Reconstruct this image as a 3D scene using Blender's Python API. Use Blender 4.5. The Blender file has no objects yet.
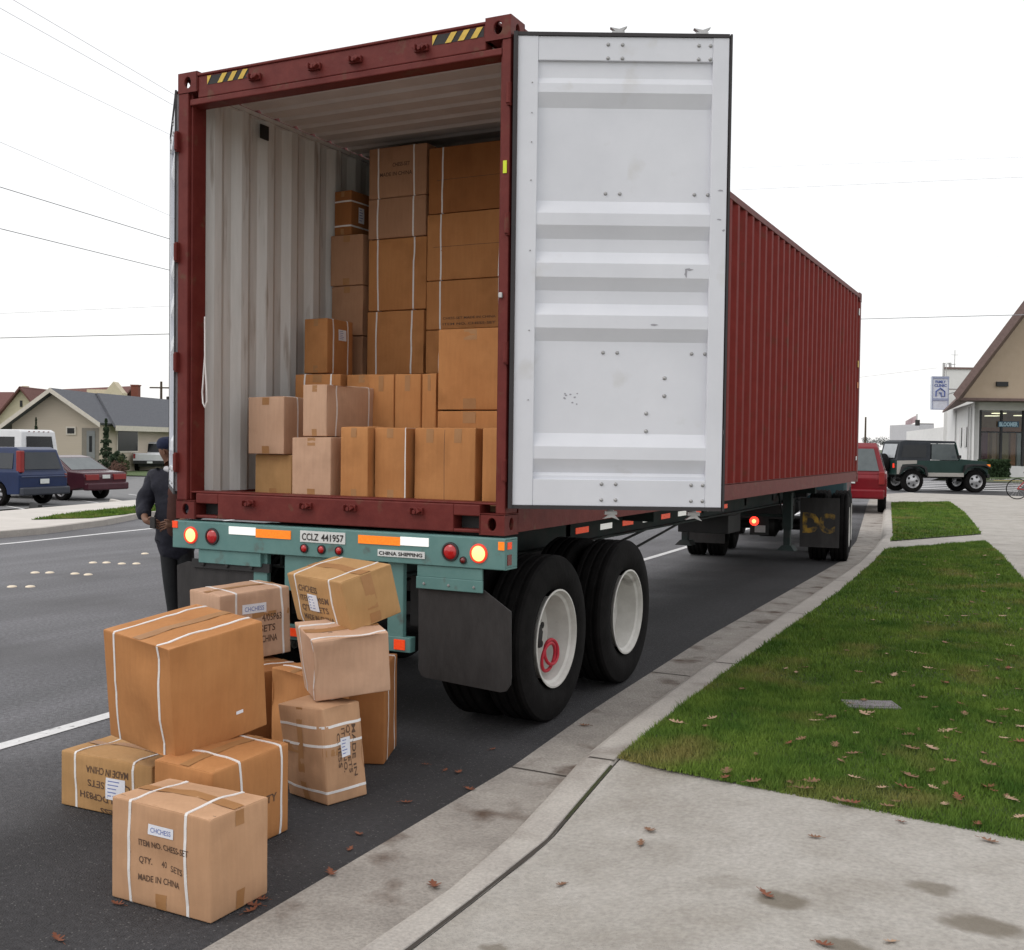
import bpy, bmesh, math, random
import numpy as np
from mathutils import Vector, Matrix, noise
from mathutils.geometry import tessellate_polygon
S = bpy.context.scene
COL = S.collection
R = math.radians
random.seed(7)

# ---------------------------------------------------------------- camera
yaw, pitch, roll = -0.461518, -0.0287071, 0.0130668
fw = Vector((math.sin(yaw)*math.cos(pitch), math.cos(yaw)*math.cos(pitch), math.sin(pitch)))
rt = Vector((math.cos(yaw), -math.sin(yaw), 0)); up = rt.cross(fw)
rt2 = rt*math.cos(roll)+up*math.sin(roll); up2 = up*math.cos(roll)-rt*math.sin(roll)
CAMP = Vector((2.78255, -5.50812, 1.73813))
cam = bpy.data.objects.new('camera', bpy.data.cameras.new('camera')); COL.objects.link(cam)
cam.matrix_world = Matrix(((rt2.x, up2.x, -fw.x, CAMP.x), (rt2.y, up2.y, -fw.y, CAMP.y), (rt2.z, up2.z, -fw.z, CAMP.z), (0, 0, 0, 1)))
cam.data.sensor_width = 36; cam.data.sensor_fit = 'HORIZONTAL'; cam.data.lens = 36*1096.84/1024
cam.data.clip_start = 0.05; cam.data.clip_end = 3000
S.camera = cam
# ---------------------------------------------------------------- sky and light (overcast)
SUN_EL, SUN_AZ = 48, 215
w = bpy.data.worlds.new("World"); S.world = w; w.use_nodes = True
nt = w.node_tree; nt.nodes.clear()
out = nt.nodes.new('ShaderNodeOutputWorld'); add = nt.nodes.new('ShaderNodeAddShader')
sky = nt.nodes.new('ShaderNodeTexSky'); sky.sky_type = 'NISHITA'; sky.sun_disc = False
sky.sun_elevation = R(SUN_EL); sky.sun_rotation = R(SUN_AZ); sky.air_density = 1.0; sky.dust_density = 3
b1 = nt.nodes.new('ShaderNodeBackground'); b1.inputs[1].default_value = 0.03
b2 = nt.nodes.new('ShaderNodeBackground'); b2.inputs[1].default_value = 1.04
# a cloud deck: nearly even white, faintly mottled, a little brighter overhead
tc = nt.nodes.new('ShaderNodeTexCoord'); nz = nt.nodes.new('ShaderNodeTexNoise'); nz.inputs['Scale'].default_value = 2.0
cr = nt.nodes.new('ShaderNodeValToRGB'); cr.color_ramp.elements[0].color = (0.975, 0.965, 0.955, 1); cr.color_ramp.elements[1].color = (1.0, 0.985, 0.965, 1)
nt.links.new(tc.outputs['Generated'], nz.inputs['Vector']); nt.links.new(nz.outputs['Fac'], cr.inputs['Fac'])
nt.links.new(cr.outputs['Color'], b2.inputs[0]); nt.links.new(sky.outputs[0], b1.inputs[0])
nt.links.new(b1.outputs[0], add.inputs[0]); nt.links.new(b2.outputs[0], add.inputs[1]); nt.links.new(add.outputs[0], out.inputs[0])
sl = bpy.data.lights.new('sun', 'SUN'); sl.energy = 0.6; sl.angle = R(35); sl.color = (1, 0.97, 0.93)
sun = bpy.data.objects.new('sun', sl); COL.objects.link(sun)
sd = Vector((math.sin(R(SUN_AZ))*math.cos(R(SUN_EL)), math.cos(R(SUN_AZ))*math.cos(R(SUN_EL)), math.sin(R(SUN_EL))))
sun.rotation_euler = sd.to_track_quat('Z', 'Y').to_euler()
S.view_settings.view_transform = 'Standard'; S.view_settings.look = 'None'; S.view_settings.gamma = 1
S.view_settings.exposure = 0.0
S.render.engine = 'CYCLES'
S.cycles.max_bounces = 8

# ---------------------------------------------------------------- materials
MATS = {}
def mat(name, col, rough=0.7, col2=None, scale=6.0, detail=6, metal=0.0, bump=0.0, bscale=None, emit=None, estr=0.0,
        spots=None, spot_scale=2.0, spot_lo=0.6, spot_hi=0.7, stretch=None, coat=0.0, spec=None, alpha=None, trans=0.0, rnd=0.0, grain=0.0, gscale=70):
    if name in MATS: return MATS[name]
    m = bpy.data.materials.new(name); m.use_nodes = True; n = m.node_tree.nodes; l = m.node_tree.links
    b = n['Principled BSDF']; b.inputs['Roughness'].default_value = rough; b.inputs['Metallic'].default_value = metal
    b.inputs['Coat Weight'].default_value = coat
    if spec is not None: b.inputs['Specular IOR Level'].default_value = spec
    if trans: b.inputs['Transmission Weight'].default_value = trans
    tcn = n.new('ShaderNodeTexCoord'); vec = tcn.outputs['Object']
    if rnd:
        oi = n.new('ShaderNodeObjectInfo'); vm = n.new('ShaderNodeVectorMath'); vm.operation = 'ADD'
        mul = n.new('ShaderNodeMath'); mul.operation = 'MULTIPLY'; mul.inputs[1].default_value = 37.0
        l.new(oi.outputs['Random'], mul.inputs[0]); l.new(vec, vm.inputs[0]); l.new(mul.outputs[0], vm.inputs[1]); vec = vm.outputs[0]
    if stretch:
        mp = n.new('ShaderNodeMapping'); mp.inputs['Scale'].default_value = stretch; l.new(vec, mp.inputs['Vector']); vec = mp.outputs[0]
    c1 = (*col, 1); c2 = (*(col2 or [min(1, x*1.18) for x in col]), 1)
    nz = n.new('ShaderNodeTexNoise'); nz.inputs['Scale'].default_value = scale; nz.inputs['Detail'].default_value = detail
    nz.inputs['Roughness'].default_value = 0.65
    l.new(vec, nz.inputs['Vector'])
    rp = n.new('ShaderNodeValToRGB'); rp.color_ramp.elements[0].position = 0.32; rp.color_ramp.elements[1].position = 0.68
    rp.color_ramp.elements[0].color = c1; rp.color_ramp.elements[1].color = c2
    l.new(nz.outputs['Fac'], rp.inputs['Fac']); colout = rp.outputs['Color']
    if spots:
        n2 = n.new('ShaderNodeTexNoise'); n2.inputs['Scale'].default_value = spot_scale; n2.inputs['Detail'].default_value = 5
        l.new(vec, n2.inputs['Vector'])
        r2 = n.new('ShaderNodeMapRange'); r2.inputs['From Min'].default_value = spot_lo; r2.inputs['From Max'].default_value = spot_hi
        l.new(n2.outputs['Fac'], r2.inputs['Value'])
        mx = n.new('ShaderNodeMix'); mx.data_type = 'RGBA'; l.new(r2.outputs['Result'], mx.inputs['Factor'])
        l.new(colout, mx.inputs[6]); mx.inputs[7].default_value = (*spots, 1); colout = mx.outputs[2]
    if grain:
        n3 = n.new('ShaderNodeTexNoise'); n3.inputs['Scale'].default_value = gscale; n3.inputs['Detail'].default_value = 4; l.new(vec, n3.inputs['Vector'])
        r3 = n.new('ShaderNodeMapRange'); r3.inputs['From Min'].default_value = .3; r3.inputs['From Max'].default_value = .7; r3.inputs['To Min'].default_value = 1-grain; r3.inputs['To Max'].default_value = 1+grain*.7
        l.new(n3.outputs['Fac'], r3.inputs['Value']); v3 = n.new('ShaderNodeVectorMath'); v3.operation = 'SCALE'; l.new(colout, v3.inputs[0]); l.new(r3.outputs['Result'], v3.inputs['Scale']); colout = v3.outputs[0]
    l.new(colout, b.inputs['Base Color'])
    if bump:
        nb = n.new('ShaderNodeTexNoise'); nb.inputs['Scale'].default_value = bscale or scale*4; nb.inputs['Detail'].default_value = 8
        l.new(vec, nb.inputs['Vector'])
        bp = n.new('ShaderNodeBump'); bp.inputs['Strength'].default_value = bump; bp.inputs['Distance'].default_value = 0.02
        l.new(nb.outputs['Fac'], bp.inputs['Height']); l.new(bp.outputs['Normal'], b.inputs['Normal'])
    if emit:
        b.inputs['Emission Color'].default_value = (*emit, 1); b.inputs['Emission Strength'].default_value = estr
    MATS[name] = m; return m

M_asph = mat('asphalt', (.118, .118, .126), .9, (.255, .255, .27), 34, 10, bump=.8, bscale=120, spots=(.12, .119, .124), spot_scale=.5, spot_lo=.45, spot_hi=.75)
M_lot = mat('lot_asphalt', (.16, .16, .165), .9, (.22, .22, .22), 3, 6)
M_conc = mat('concrete', (.36, .335, .30), .85, (.47, .445, .41), 3.2, 12, bump=.6, bscale=110, grain=.16, gscale=48, spots=(.30, .27, .23), spot_scale=1.3, spot_lo=.58, spot_hi=.8)
M_kerb = mat('kerb_concrete', (.38, .35, .32), .85, (.48, .45, .41), 3, 10, bump=.4, bscale=80, grain=.16, spots=(.22, .19, .165), spot_scale=2.0, spot_lo=.6, spot_hi=.8)
M_gutter = mat('gutter_concrete', (.26, .235, .21), .85, (.38, .35, .315), 3.5, 12, bump=.5, bscale=70, grain=.2, spots=(.10, .065, .045), spot_scale=2.6, spot_lo=.56, spot_hi=.70)
M_pale = mat('pale_concrete', (.52, .49, .45), .9, (.62, .58, .54), 1.2)
M_soil = mat('lawn_soil', (.028, .045, .012), 1, (.05, .075, .02), 14, 8, bump=.6)
M_moss = mat('moss', (.028, .022, .016), 1, (.045, .060, .012), 2.2, 8, bump=.8)
M_joint = mat('joint_dirt', (.05, .042, .035), 1)
M_paint = mat('road_paint', (.66, .66, .66), .7, (.8, .8, .8), 25, 8, spots=(.2, .2, .2), spot_scale=18, spot_lo=.62, spot_hi=.72)
M_yellow = mat('yellow_paint', (.55, .36, .05), .6, (.7, .48, .08), 20)
M_dot = mat('dot_ceramic', (.72, .62, .48), .5)
M_field = mat('far_ground', (.08, .10, .05), 1, (.14, .15, .09), .05, 8)
M_maroon = mat('container_paint', (.160, .017, .013), .6, (.20, .024, .019), 5, 8, bump=.05, spots=(.13, .03, .018), spot_scale=4, spot_lo=.60, spot_hi=.72, spec=.12)
M_maroon2 = mat('frame_paint', (.112, .015, .013), .55, (.155, .027, .022), 8, 8, bump=.08, spots=(.13, .048, .03), spot_scale=9, spot_lo=.60, spot_hi=.70, spec=.25)
M_lin = mat('inner_paint', (.60, .595, .575), .6, (.70, .695, .68), 3, 6, stretch=(6, 6, .7), spots=(.36, .31, .27), spot_scale=2.0, spot_lo=.60, spot_hi=.74)
M_ceil = mat('ceiling_paint', (.52, .48, .455), .6, (.60, .56, .53), 3)
M_wood = mat('floor_plywood', (.16, .08, .04), .7, (.22, .12, .06), 8, stretch=(8, 1, 1))
M_white = mat('door_white', (.63, .645, .69), .42, (.70, .715, .76), 1.5, 6, spots=(.55, .545, .54), spot_scale=4, spot_lo=.64, spot_hi=.82, spec=.4)
M_rubber = mat('gasket_rubber', (.025, .022, .024), .6)
M_bolt = mat('bolt_zinc', (.35, .35, .35), .45, metal=.7)
M_galv = mat('galvanised', (.42, .42, .42), .5, (.55, .55, .55), 20, metal=.4)
M_black = mat('black_steel', (.012, .012, .013), .6, (.022, .021, .021), 8)
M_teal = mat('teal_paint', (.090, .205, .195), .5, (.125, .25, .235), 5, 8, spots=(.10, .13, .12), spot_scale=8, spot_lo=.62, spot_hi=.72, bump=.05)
M_tealdk = mat('dirty_shaded_teal', (.012, .022, .021), .8, (.02, .035, .032), 6, 8, spots=(.03, .03, .03), spot_scale=5, spot_lo=.45, spot_hi=.65)  # dirty teal, darkened further to paint in shade beneath the container
M_tyre = mat('tyre_rubber', (.006, .0055, .0055), .9, (.012, .011, .011), 9, 8, bump=.15, spec=.12)
M_flap = mat('mudflap_rubber', (.019, .017, .017), .7, (.034, .031, .031), 4, 8, bump=.15, stretch=(3, 3, 1))
M_rim = mat('rim_paint', (.50, .485, .45), .5, (.66, .645, .61), 6, 8, spots=(.20, .18, .16), spot_scale=5, spot_lo=.6, spot_hi=.78)
M_redmark = mat('red_chalk', (.42, .012, .03), .6)
M_lens = mat('red_lens', (.42, .01, .012), .15, coat=.6)
M_lensdk = mat('red_lens_dark', (.14, .008, .008), .2, coat=.5)
M_lit = mat('lit_lamp', (.9, .35, .12), .4, emit=(1, .42, .14), estr=2.6)
M_litrim = mat('lit_lamp_rim', (.6, .04, .02), .3, emit=(1, .05, .02), estr=.5)
M_litred = mat('lit_red_lamp', (.8, .03, .02), .3, emit=(1, .035, .02), estr=3)
M_amber = mat('orange_reflector', (.95, .28, .02), .25, (.9, .16, .01), 90, emit=(1, .25, .02), estr=.35)  # faint emission on the reflectors paints in the light they would return
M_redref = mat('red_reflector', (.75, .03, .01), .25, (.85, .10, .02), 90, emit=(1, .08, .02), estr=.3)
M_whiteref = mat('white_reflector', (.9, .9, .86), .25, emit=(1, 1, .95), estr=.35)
M_plate = mat('plate_white', (.62, .64, .63), .5)
M_ink = mat('black_ink', (.03, .028, .028), .8)
M_carton_ink = mat('carton_ink', (.075, .045, .03), .9, (.14, .08, .05), 60, 4)
M_blueink = mat('blue_ink', (.16, .20, .42), .8)
M_label = mat('paper_label', (.68, .69, .74), .7)
M_strap = mat('strap_white', (.74, .71, .69), .45, (.82, .80, .79), 30)
M_tape = mat('packing_tape', (.34, .165, .065), .5, (.40, .21, .09), 6, rnd=1, spec=.3)
def card(name, c1, c2):
    m = mat(name, c1, .88, c2, 2.6, 8, bump=.06, bscale=40, rnd=1, spec=.25, spots=[x*.80 for x in c1], spot_scale=3.0, spot_lo=.56, spot_hi=.78)
    n = m.node_tree.nodes; l = m.node_tree.links; b = n['Principled BSDF']; cs = b.inputs['Base Color'].links[0].from_socket
    # faint vertical fluting and rubbed pale edges
    ge = n.new('ShaderNodeNewGeometry'); mr = n.new('ShaderNodeMapRange'); mr.inputs['From Min'].default_value = .53; mr.inputs['From Max'].default_value = .60; mr.inputs['To Max'].default_value = .35
    l.new(ge.outputs['Pointiness'], mr.inputs['Value']); mx = n.new('ShaderNodeMix'); mx.data_type = 'RGBA'; l.new(mr.outputs[0], mx.inputs['Factor']); l.new(cs, mx.inputs[6]); mx.inputs[7].default_value = (*[min(1, x*1.35+.05) for x in c2], 1)
    t = n.new('ShaderNodeTexCoord'); wv = n.new('ShaderNodeTexNoise'); wv.inputs['Scale'].default_value = 14; mp = n.new('ShaderNodeMapping'); mp.inputs['Scale'].default_value = (4, 4, .35); l.new(t.outputs['Object'], mp.inputs[0]); l.new(mp.outputs[0], wv.inputs['Vector'])
    m2 = n.new('ShaderNodeMapRange'); m2.inputs['To Min'].default_value = .90; m2.inputs['To Max'].default_value = 1.08; l.new(wv.outputs['Fac'], m2.inputs['Value'])
    vm = n.new('ShaderNodeVectorMath'); vm.operation = 'SCALE'; l.new(mx.outputs[2], vm.inputs[0]); l.new(m2.outputs[0], vm.inputs['Scale']); l.new(vm.outputs[0], b.inputs['Base Color'])
    return m
M_kraft = card('kraft_board', (.46, .265, .15), (.53, .315, .185))
M_orange = card('orange_board', (.43, .188, .068), (.50, .232, .088))
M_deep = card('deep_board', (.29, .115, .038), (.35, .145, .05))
M_must = card('mustard_board', (.42, .24, .10), (.48, .28, .125))
M_pink = card('pale_board', (.50, .31, .205), (.57, .365, .25))
M_brown = card('brown_board', (.37, .20, .115), (.43, .24, .14))
M_glass = mat('dark_glass', (.008, .009, .011), .15, (.014, .016, .018), 2, spec=.35)
M_lensv = mat('car_lens', (.22, .008, .008), .3, coat=.2)
M_glass2 = mat('grey_glass', (.07, .085, .09), .15, (.12, .14, .145), 1.2, spec=.5)
M_chrome = mat('chrome', (.6, .6, .6), .25, metal=1)
M_leafA = mat('leaf_brown', (.17, .085, .048), .8, (.25, .135, .075), 30, rnd=1)
M_leafB = mat('leaf_tan', (.36, .23, .15), .8, (.46, .31, .21), 30, rnd=1)
M_leafC = mat('leaf_rust', (.15, .045, .022), .8, (.22, .075, .035), 30, rnd=1)
M_grass = mat('grass_blades', (.05, .12, .016), .8, (.175, .265, .042), 2.4, 10, spec=.2, spots=(.24, .22, .07), spot_scale=1.5, spot_lo=.54, spot_hi=.72)
M_stain = mat('oil_stain', (.17, .14, .10), .8, (.22, .185, .14), 5)

# ---------------------------------------------------------------- mesh helpers
class MB:
    def __init__(s): s.v = []; s.f = []; s.m = []; s.mi = 0
    def add(s, vs, fs, mi=None):
        o = len(s.v); s.v += [tuple(x) for x in vs]; s.f += [tuple(i+o for i in f) for f in fs]
        s.m += [s.mi if mi is None else mi]*len(fs); return s
    def box(s, x0, x1, y0, y1, z0, z1, M=None, mi=None):
        vs = [Vector((x, y, z)) for z in (z0, z1) for y in (y0, y1) for x in (x0, x1)]
        if M: vs = [M @ v for v in vs]
        return s.add(vs, [(0, 2, 3, 1), (4, 5, 7, 6), (0, 1, 5, 4), (2, 6, 7, 3), (0, 4, 6, 2), (1, 3, 7, 5)], mi)
    def prism(s, poly, vec, mi=None, tri=True):
        poly = [Vector(q) for q in poly]; n = len(poly); vec = Vector(vec)
        fs = [(i, (i+1) % n, (i+1) % n+n, i+n) for i in range(n)]
        if n > 4 and tri:
            for t in tessellate_polygon([poly]): fs.append(tuple(t)); fs.append(tuple(i+n for i in reversed(t)))
        else: fs += [tuple(range(n)), tuple(range(2*n-1, n-1, -1))]
        return s.add(poly+[q+vec for q in poly], fs, mi)
    def poly(s, poly, mi=None):
        poly = [Vector(q) for q in poly]
        fs = [tuple(range(len(poly)))] if len(poly) <= 4 else [tuple(t) for t in tessellate_polygon([poly])]
        return s.add(poly, fs, mi)
    def tube(s, pts, r, seg=8, mi=None, closed=False, caps=True):
        pts = [Vector(q) for q in pts]; n = len(pts); vs = []; fs = []
        rr = r if hasattr(r, '__len__') else [r]*n; prev = None
        for i, q in enumerate(pts):
            if closed: t = pts[(i+1) % n]-pts[i-1]
            else: t = pts[min(i+1, n-1)]-pts[max(i-1, 0)]
            t.normalize()
            a = prev if prev else (Vector((0, 0, 1)) if abs(t.z) < .9 else Vector((1, 0, 0)))
            u = (a-t*a.dot(t)).normalized(); prev = u; v = t.cross(u)
            for k in range(seg):
                an = 2*math.pi*k/seg; vs.append(q+(u*math.cos(an)+v*math.sin(an))*rr[i])
        for i in range(n if closed else n-1):
            j = (i+1) % n
            for k in range(seg): fs.append((i*seg+k, i*seg+(k+1) % seg, j*seg+(k+1) % seg, j*seg+k))
        if caps and not closed: fs += [tuple(range(seg-1, -1, -1)), tuple(range((n-1)*seg, n*seg))]
        return s.add(vs, fs, mi)
    def cyl(s, p0, p1, r, seg=16, mi=None): return s.tube([p0, p1], r, seg, mi)
    def lathe(s, prof, c, axis='x', seg=48, mi=None, a0=0, closed=False):
        # prof: (offset along axis, radius)
        vs = []; fs = []; c = Vector(c); n = len(prof)
        for k in range(seg):
            an = 2*math.pi*k/seg
            for h, r in prof:
                a, b = r*math.cos(an), r*math.sin(an)
                vs.append(c+(Vector((h, a, b)) if axis == 'x' else Vector((a, h, b)) if axis == 'y' else Vector((a, b, h))))
        for k in range(seg):
            k2 = (k+1) % seg
            for i in range(n if closed else n-1):
                j = (i+1) % n; fs.append((k*n+i, k*n+j, k2*n+j, k2*n+i))
        return s.add(vs, fs, mi)
    def grid(s, fn, nu, nv, mi=None, u0=0, u1=1, v0=0, v1=1):
        vs = [fn(u0+(u1-u0)*i/nu, v0+(v1-v0)*j/nv) for j in range(nv+1) for i in range(nu+1)]
        fs = [(j*(nu+1)+i, j*(nu+1)+i+1, (j+1)*(nu+1)+i+1, (j+1)*(nu+1)+i) for j in range(nv) for i in range(nu)]
        return s.add(vs, fs, mi)
    def build(s, name, mats, parent=None, smooth=None, bevel=0, M=None, label=None):
        me = bpy.data.meshes.new(name)
        vs = [M @ Vector(v) for v in s.v] if M else s.v
        me.from_pydata(vs, [], s.f)
        if not isinstance(mats, (list, tuple)): mats = [mats]
        for m in mats: me.materials.append(m)
        if len(mats) > 1: me.polygons.foreach_set('material_index', s.m)
        bm = bmesh.new(); bm.from_mesh(me); bmesh.ops.recalc_face_normals(bm, faces=bm.faces); bm.to_mesh(me); bm.free()
        o = bpy.data.objects.new(name, me); COL.objects.link(o)
        if parent: o.parent = parent
        if label: o['label'] = label
        if smooth:
            me.polygons.foreach_set('use_smooth', [True]*len(me.polygons)); me.set_sharp_from_angle(angle=R(smooth))
        if bevel:
            bv = o.modifiers.new('bevel', 'BEVEL'); bv.width = bevel; bv.segments = 2; bv.limit_method = 'ANGLE'; bv.angle_limit = R(35)
        return o
def boxes(name, lst, m, parent=None, bevel=0, **k):
    b = MB()
    for q in lst: b.box(*q)
    return b.build(name, m, parent, bevel=bevel, **k)
def thing(name, label, cat, loc=(0, 0, 0), rz=0, group=None):
    o = bpy.data.objects.new(name, None); COL.objects.link(o); o.empty_display_size = .2
    o.location = loc; o.rotation_euler = (0, 0, rz); o['label'] = label; o['category'] = cat
    if group: o['group'] = group
    return o
def tag(o, label, cat, group=None):
    o['label'] = label; o['category'] = cat
    if group: o['group'] = group
    return o
def struct(name, mb, m, **k): o = mb.build(name, m, **k); o['kind'] = 'structure'; return o
def text_data(s, size, w=None, align='LEFT', bold=0.0, thick=0.0):
    cu = bpy.data.curves.new('txt', 'FONT'); cu.body = s; cu.size = size; cu.align_x = align; cu.offset = bold; cu.resolution_u = 3
    cu.extrude = thick
    to = bpy.data.objects.new('txt', cu); COL.objects.link(to)
    dg = bpy.context.evaluated_depsgraph_get(); dg.update()
    me = bpy.data.meshes.new_from_object(to.evaluated_get(dg)); COL.objects.unlink(to); bpy.data.objects.remove(to)
    vs = [v.co.copy() for v in me.vertices]; fs = [tuple(p.vertices) for p in me.polygons]
    if w and vs:
        x0 = min(v.x for v in vs); x1 = max(v.x for v in vs); k = w/(x1-x0)
        for v in vs: v.x = (v.x-x0)*k
    return vs, fs
def text_obj(name, s, size, m, parent, origin, ux, uy, w=None, bold=0.0, align='LEFT'):
    vs, fs = text_data(s, size, w, align, bold); o = Vector(origin); ux = Vector(ux); uy = Vector(uy)
    b = MB(); b.add([o+ux*v.x+uy*v.y for v in vs], fs); return b.build(name, m, parent)
def copy_tree(o, parent=None):
    c = o.copy(); COL.objects.link(c)
    if parent: c.parent = parent
    for ch in list(o.children): copy_tree(ch, c)
    return c
def lerp(a, b, t): return a+(b-a)*t
def interp(tab, y, k):
    if y <= tab[0][0]: return tab[0][k]
    for a, b in zip(tab, tab[1:]):
        if y <= b[0]: return lerp(a[k], b[k], (y-a[0])/(b[0]-a[0]))
    return tab[-1][k]
# ================================================================= SETTING
g = MB(); g.poly([(-900, -300, -.6), (900, -300, -.6), (900, 1600, -.6), (-900, 1600, -.6)]); struct('ground', g, M_field)
g = MB(); g.poly([(-16, -40, 0), (.6, -40, 0), (.6, 37, 0), (-16, 37, 0)])
g.poly([(-19, 37, 0), (60, 37, 0), (60, 59, 0), (-19, 59, 0)]); g.poly([(-19, 59, 0), (-3.5, 59, 0), (-6, 220, 0), (-36, 220, 0)])
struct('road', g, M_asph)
# kerb stations: y, base x, top x, back x, height
K = [(-14, .72, .75, .90, .03), (-2.4, .70, .73, .86, .03), (-1.85, .71, .75, .86, .03), (-1.25, .67, .71, .86, .04), (-.8, .61, .68, .82, .07),
     (-.25, .55, .64, .79, .125), (.42, .50, .60, .755, .13), (2, .43, .53, .70, .13), (4, .39, .49, .68, .13), (7, .32, .42, .63, .13),
     (10.3, .24, .34, .50, .13), (13, .08, .18, .34, .13), (15.7, -.13, -.03, .10, .13), (19, -.56, -.46, -.34, .13), (22.7, -1.04, -.95, -.83, .13),
     (29.3, -1.96, -1.86, -1.73, .13), (35, -2.75, -2.65, -2.5, .13), (37, -2.2, -2.1, -1.9, .13)]
KY = []
for a, b in zip(K, K[1:]):
    n = max(1, int((b[0]-a[0])/.5)); KY += [lerp(a[0], b[0], i/n) for i in range(n)]
KY.append(37)
def kx(y, k): return interp(K, y, k)
g = MB(); rows = []
for y in KY:
    h = kx(y, 4); xb, xt, xk = kx(y, 1), kx(y, 2), kx(y, 3)
    rows.append([(xb, y, -.02), (xb, y, .005), (lerp(xb, xt, .55), y, h*.80), (xt, y, h-.002), (xt+.02, y, h), (xk-.012, y, h+.001), (xk, y, h-.012), (xk, y, -.02)])
for i in range(len(rows)-1):
    for j in range(7):
        o = len(g.v); g.v += [rows[i][j], rows[i][j+1], rows[i+1][j+1], rows[i+1][j]]; g.f.append((o, o+1, o+2, o+3)); g.m.append(0)
struct('kerb', g, M_kerb)
GU = [(-14, .24), (-2.66, .22), (-.26, .20), (1.07, .10), (4, -.03), (7.9, -.09), (12, -.16), (13, -.28), (15.7, -.55), (22.7, -1.5), (29.3, -2.4), (37, -3.4)]
g = MB()
for a, b in zip(KY, KY[1:]):
    g.poly([(interp(GU, a, 1), a, .004), (kx(a, 1)+.003, a, .004), (kx(b, 1)+.003, b, .004), (interp(GU, b, 1), b, .004)])
struct('gutter', g, M_gutter)
# joints across gutter and kerb
g = MB()
for y in (-5.3, -.28, 2.45, 5.2, 8.1, 11, 14, 17, 20, 23):
    x0, xb, xt, xk, h = interp(GU, y, 1), kx(y, 1), kx(y, 2), kx(y, 3), kx(y, 4)
    w_ = .007
    g.poly([(x0, y-w_, .007), (xb, y-w_-.01, .007), (xb, y+w_-.01, .007), (x0, y+w_, .007)])
    g.poly([(xt+.01, y-w_, h+.003), (xk, y-w_, h+.003), (xk, y+w_, h+.003), (xt+.01, y+w_, h+.003)])
    g.poly([(xb-.003, y-w_, .007), (xt+.008, y-w_, h+.003), (xt+.008, y+w_, h+.003), (xb-.003, y+w_, .007)])
struct('concrete_joint', g, M_joint)
# driveway ramp (near right) and sidewalk
LB = [(.70, -.20), (.79, -.23), (1.04, -.30), (1.25, -.33), (1.75, -.40), (2.2, -.47), (2.7, -.54), (4.5, -.85), (9, -1.5)]
def yb(x): return interp(LB, x, 1)
def zd(x, y):
    d = max(0, x-kx(y, 3)); t = min(1, d/1.1); t = t*t*(3-2*t); return lerp(kx(y, 4)-.006, .13, t)
g = MB()
def dfn(u, v):
    t = u**1.8
    y0 = -14+(yb(.9)+.02+14)*(1-(1-v)**2.2)
    x = lerp(kx(y0, 3)+.012, 9, t); y = -14+(yb(x)+14)*(1-(1-v)**2.2); y += .04*v; x = max(x, kx(y, 3)+.012)
    return (x, y, zd(x, y))
g.grid(dfn, 60, 70)
struct('driveway', g, M_conc, smooth=50)
g = MB()
for a, b in zip([y for y in KY if y > -1.4], [y for y in KY if y > -1.4][1:]):
    pass
ms = MB(); mo = MB()
yy = [y for y in KY if -14 <= y <= -.2]
yy2 = []
for a, b in zip(yy, yy[1:]): yy2 += [lerp(a, b, i/6) for i in range(6)]
for i in range(len(yy2)-1):
    a, b = yy2[i], yy2[i+1]
    wa = .010+.009*noise.noise((0, a*3, 0)); wb = .010+.009*noise.noise((0, b*3, 0))
    (mo if -1.05 < a < -.35 and noise.noise((0, a*9, 3)) > -.35 else ms).poly([(kx(a, 3)-.003, a, kx(a, 4)+.002), (kx(a, 3)+wa, a, zd(kx(a, 3)+wa, a)+.004), (kx(b, 3)+wb, b, zd(kx(b, 3)+wb, b)+.004), (kx(b, 3)-.003, b, kx(b, 4)+.002)])
struct('joint_dirt_strip', ms, M_joint); struct('moss_joint', mo, M_moss)
def rx(y): return 3.54-.116*y
g = MB(); g.poly([(kx(-.22, 3), -.21, .120), (9, -1.5, .120), (9, 37, .120), (-1.9, 37, .120)]+[(kx(y, 3)-.005, y, .120) for y in (35, 29.3, 22.7, 19, 15.7, 13, 10.3, 7, 4, 2, .42)])
struct('sidewalk', g, M_conc)
g = MB()
for y in (1, 3, 5, 7, 9, 11, 13, 15, 17, 19, 22, 25, 28): g.poly([(rx(y), y, .123), (rx(y)+2.2, y+.35, .123), (rx(y)+2.2, y+.37, .123), (rx(y), y+.02, .123)])
struct('sidewalk_joint', g, M_joint)
lawn1 = [(kx(y, 3)+.004, y) for y in (-.2, .42, 2, 4, 7, 10.3, 12.75)]+[(.41, 12.87), (1.67, 15.48)]+[(rx(y), y) for y in (13, 9, 5, 2, 0, -.66)]+[(x, y) for x, y in reversed(LB[1:-2])]
lawn2 = [(.21, 14.46), (kx(15.7, 3), 15.7), (kx(19, 3), 19), (kx(22.7, 3), 22.7), (-1.62, 28.7), (-.13, 30.3), (rx(25), 25), (rx(19.8), 19.8), (1.51, 17.18)]
g = MB(); g.poly([(x, y, .134) for x, y in lawn1]); g.poly([(x, y, .134) for x, y in lawn2])
g.poly([(6.2, -1.1, .124), (9, -1.5, .124), (9, 36, .124), (4.2, 36, .124)])
struct('lawn_soil', g, M_soil)
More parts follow.
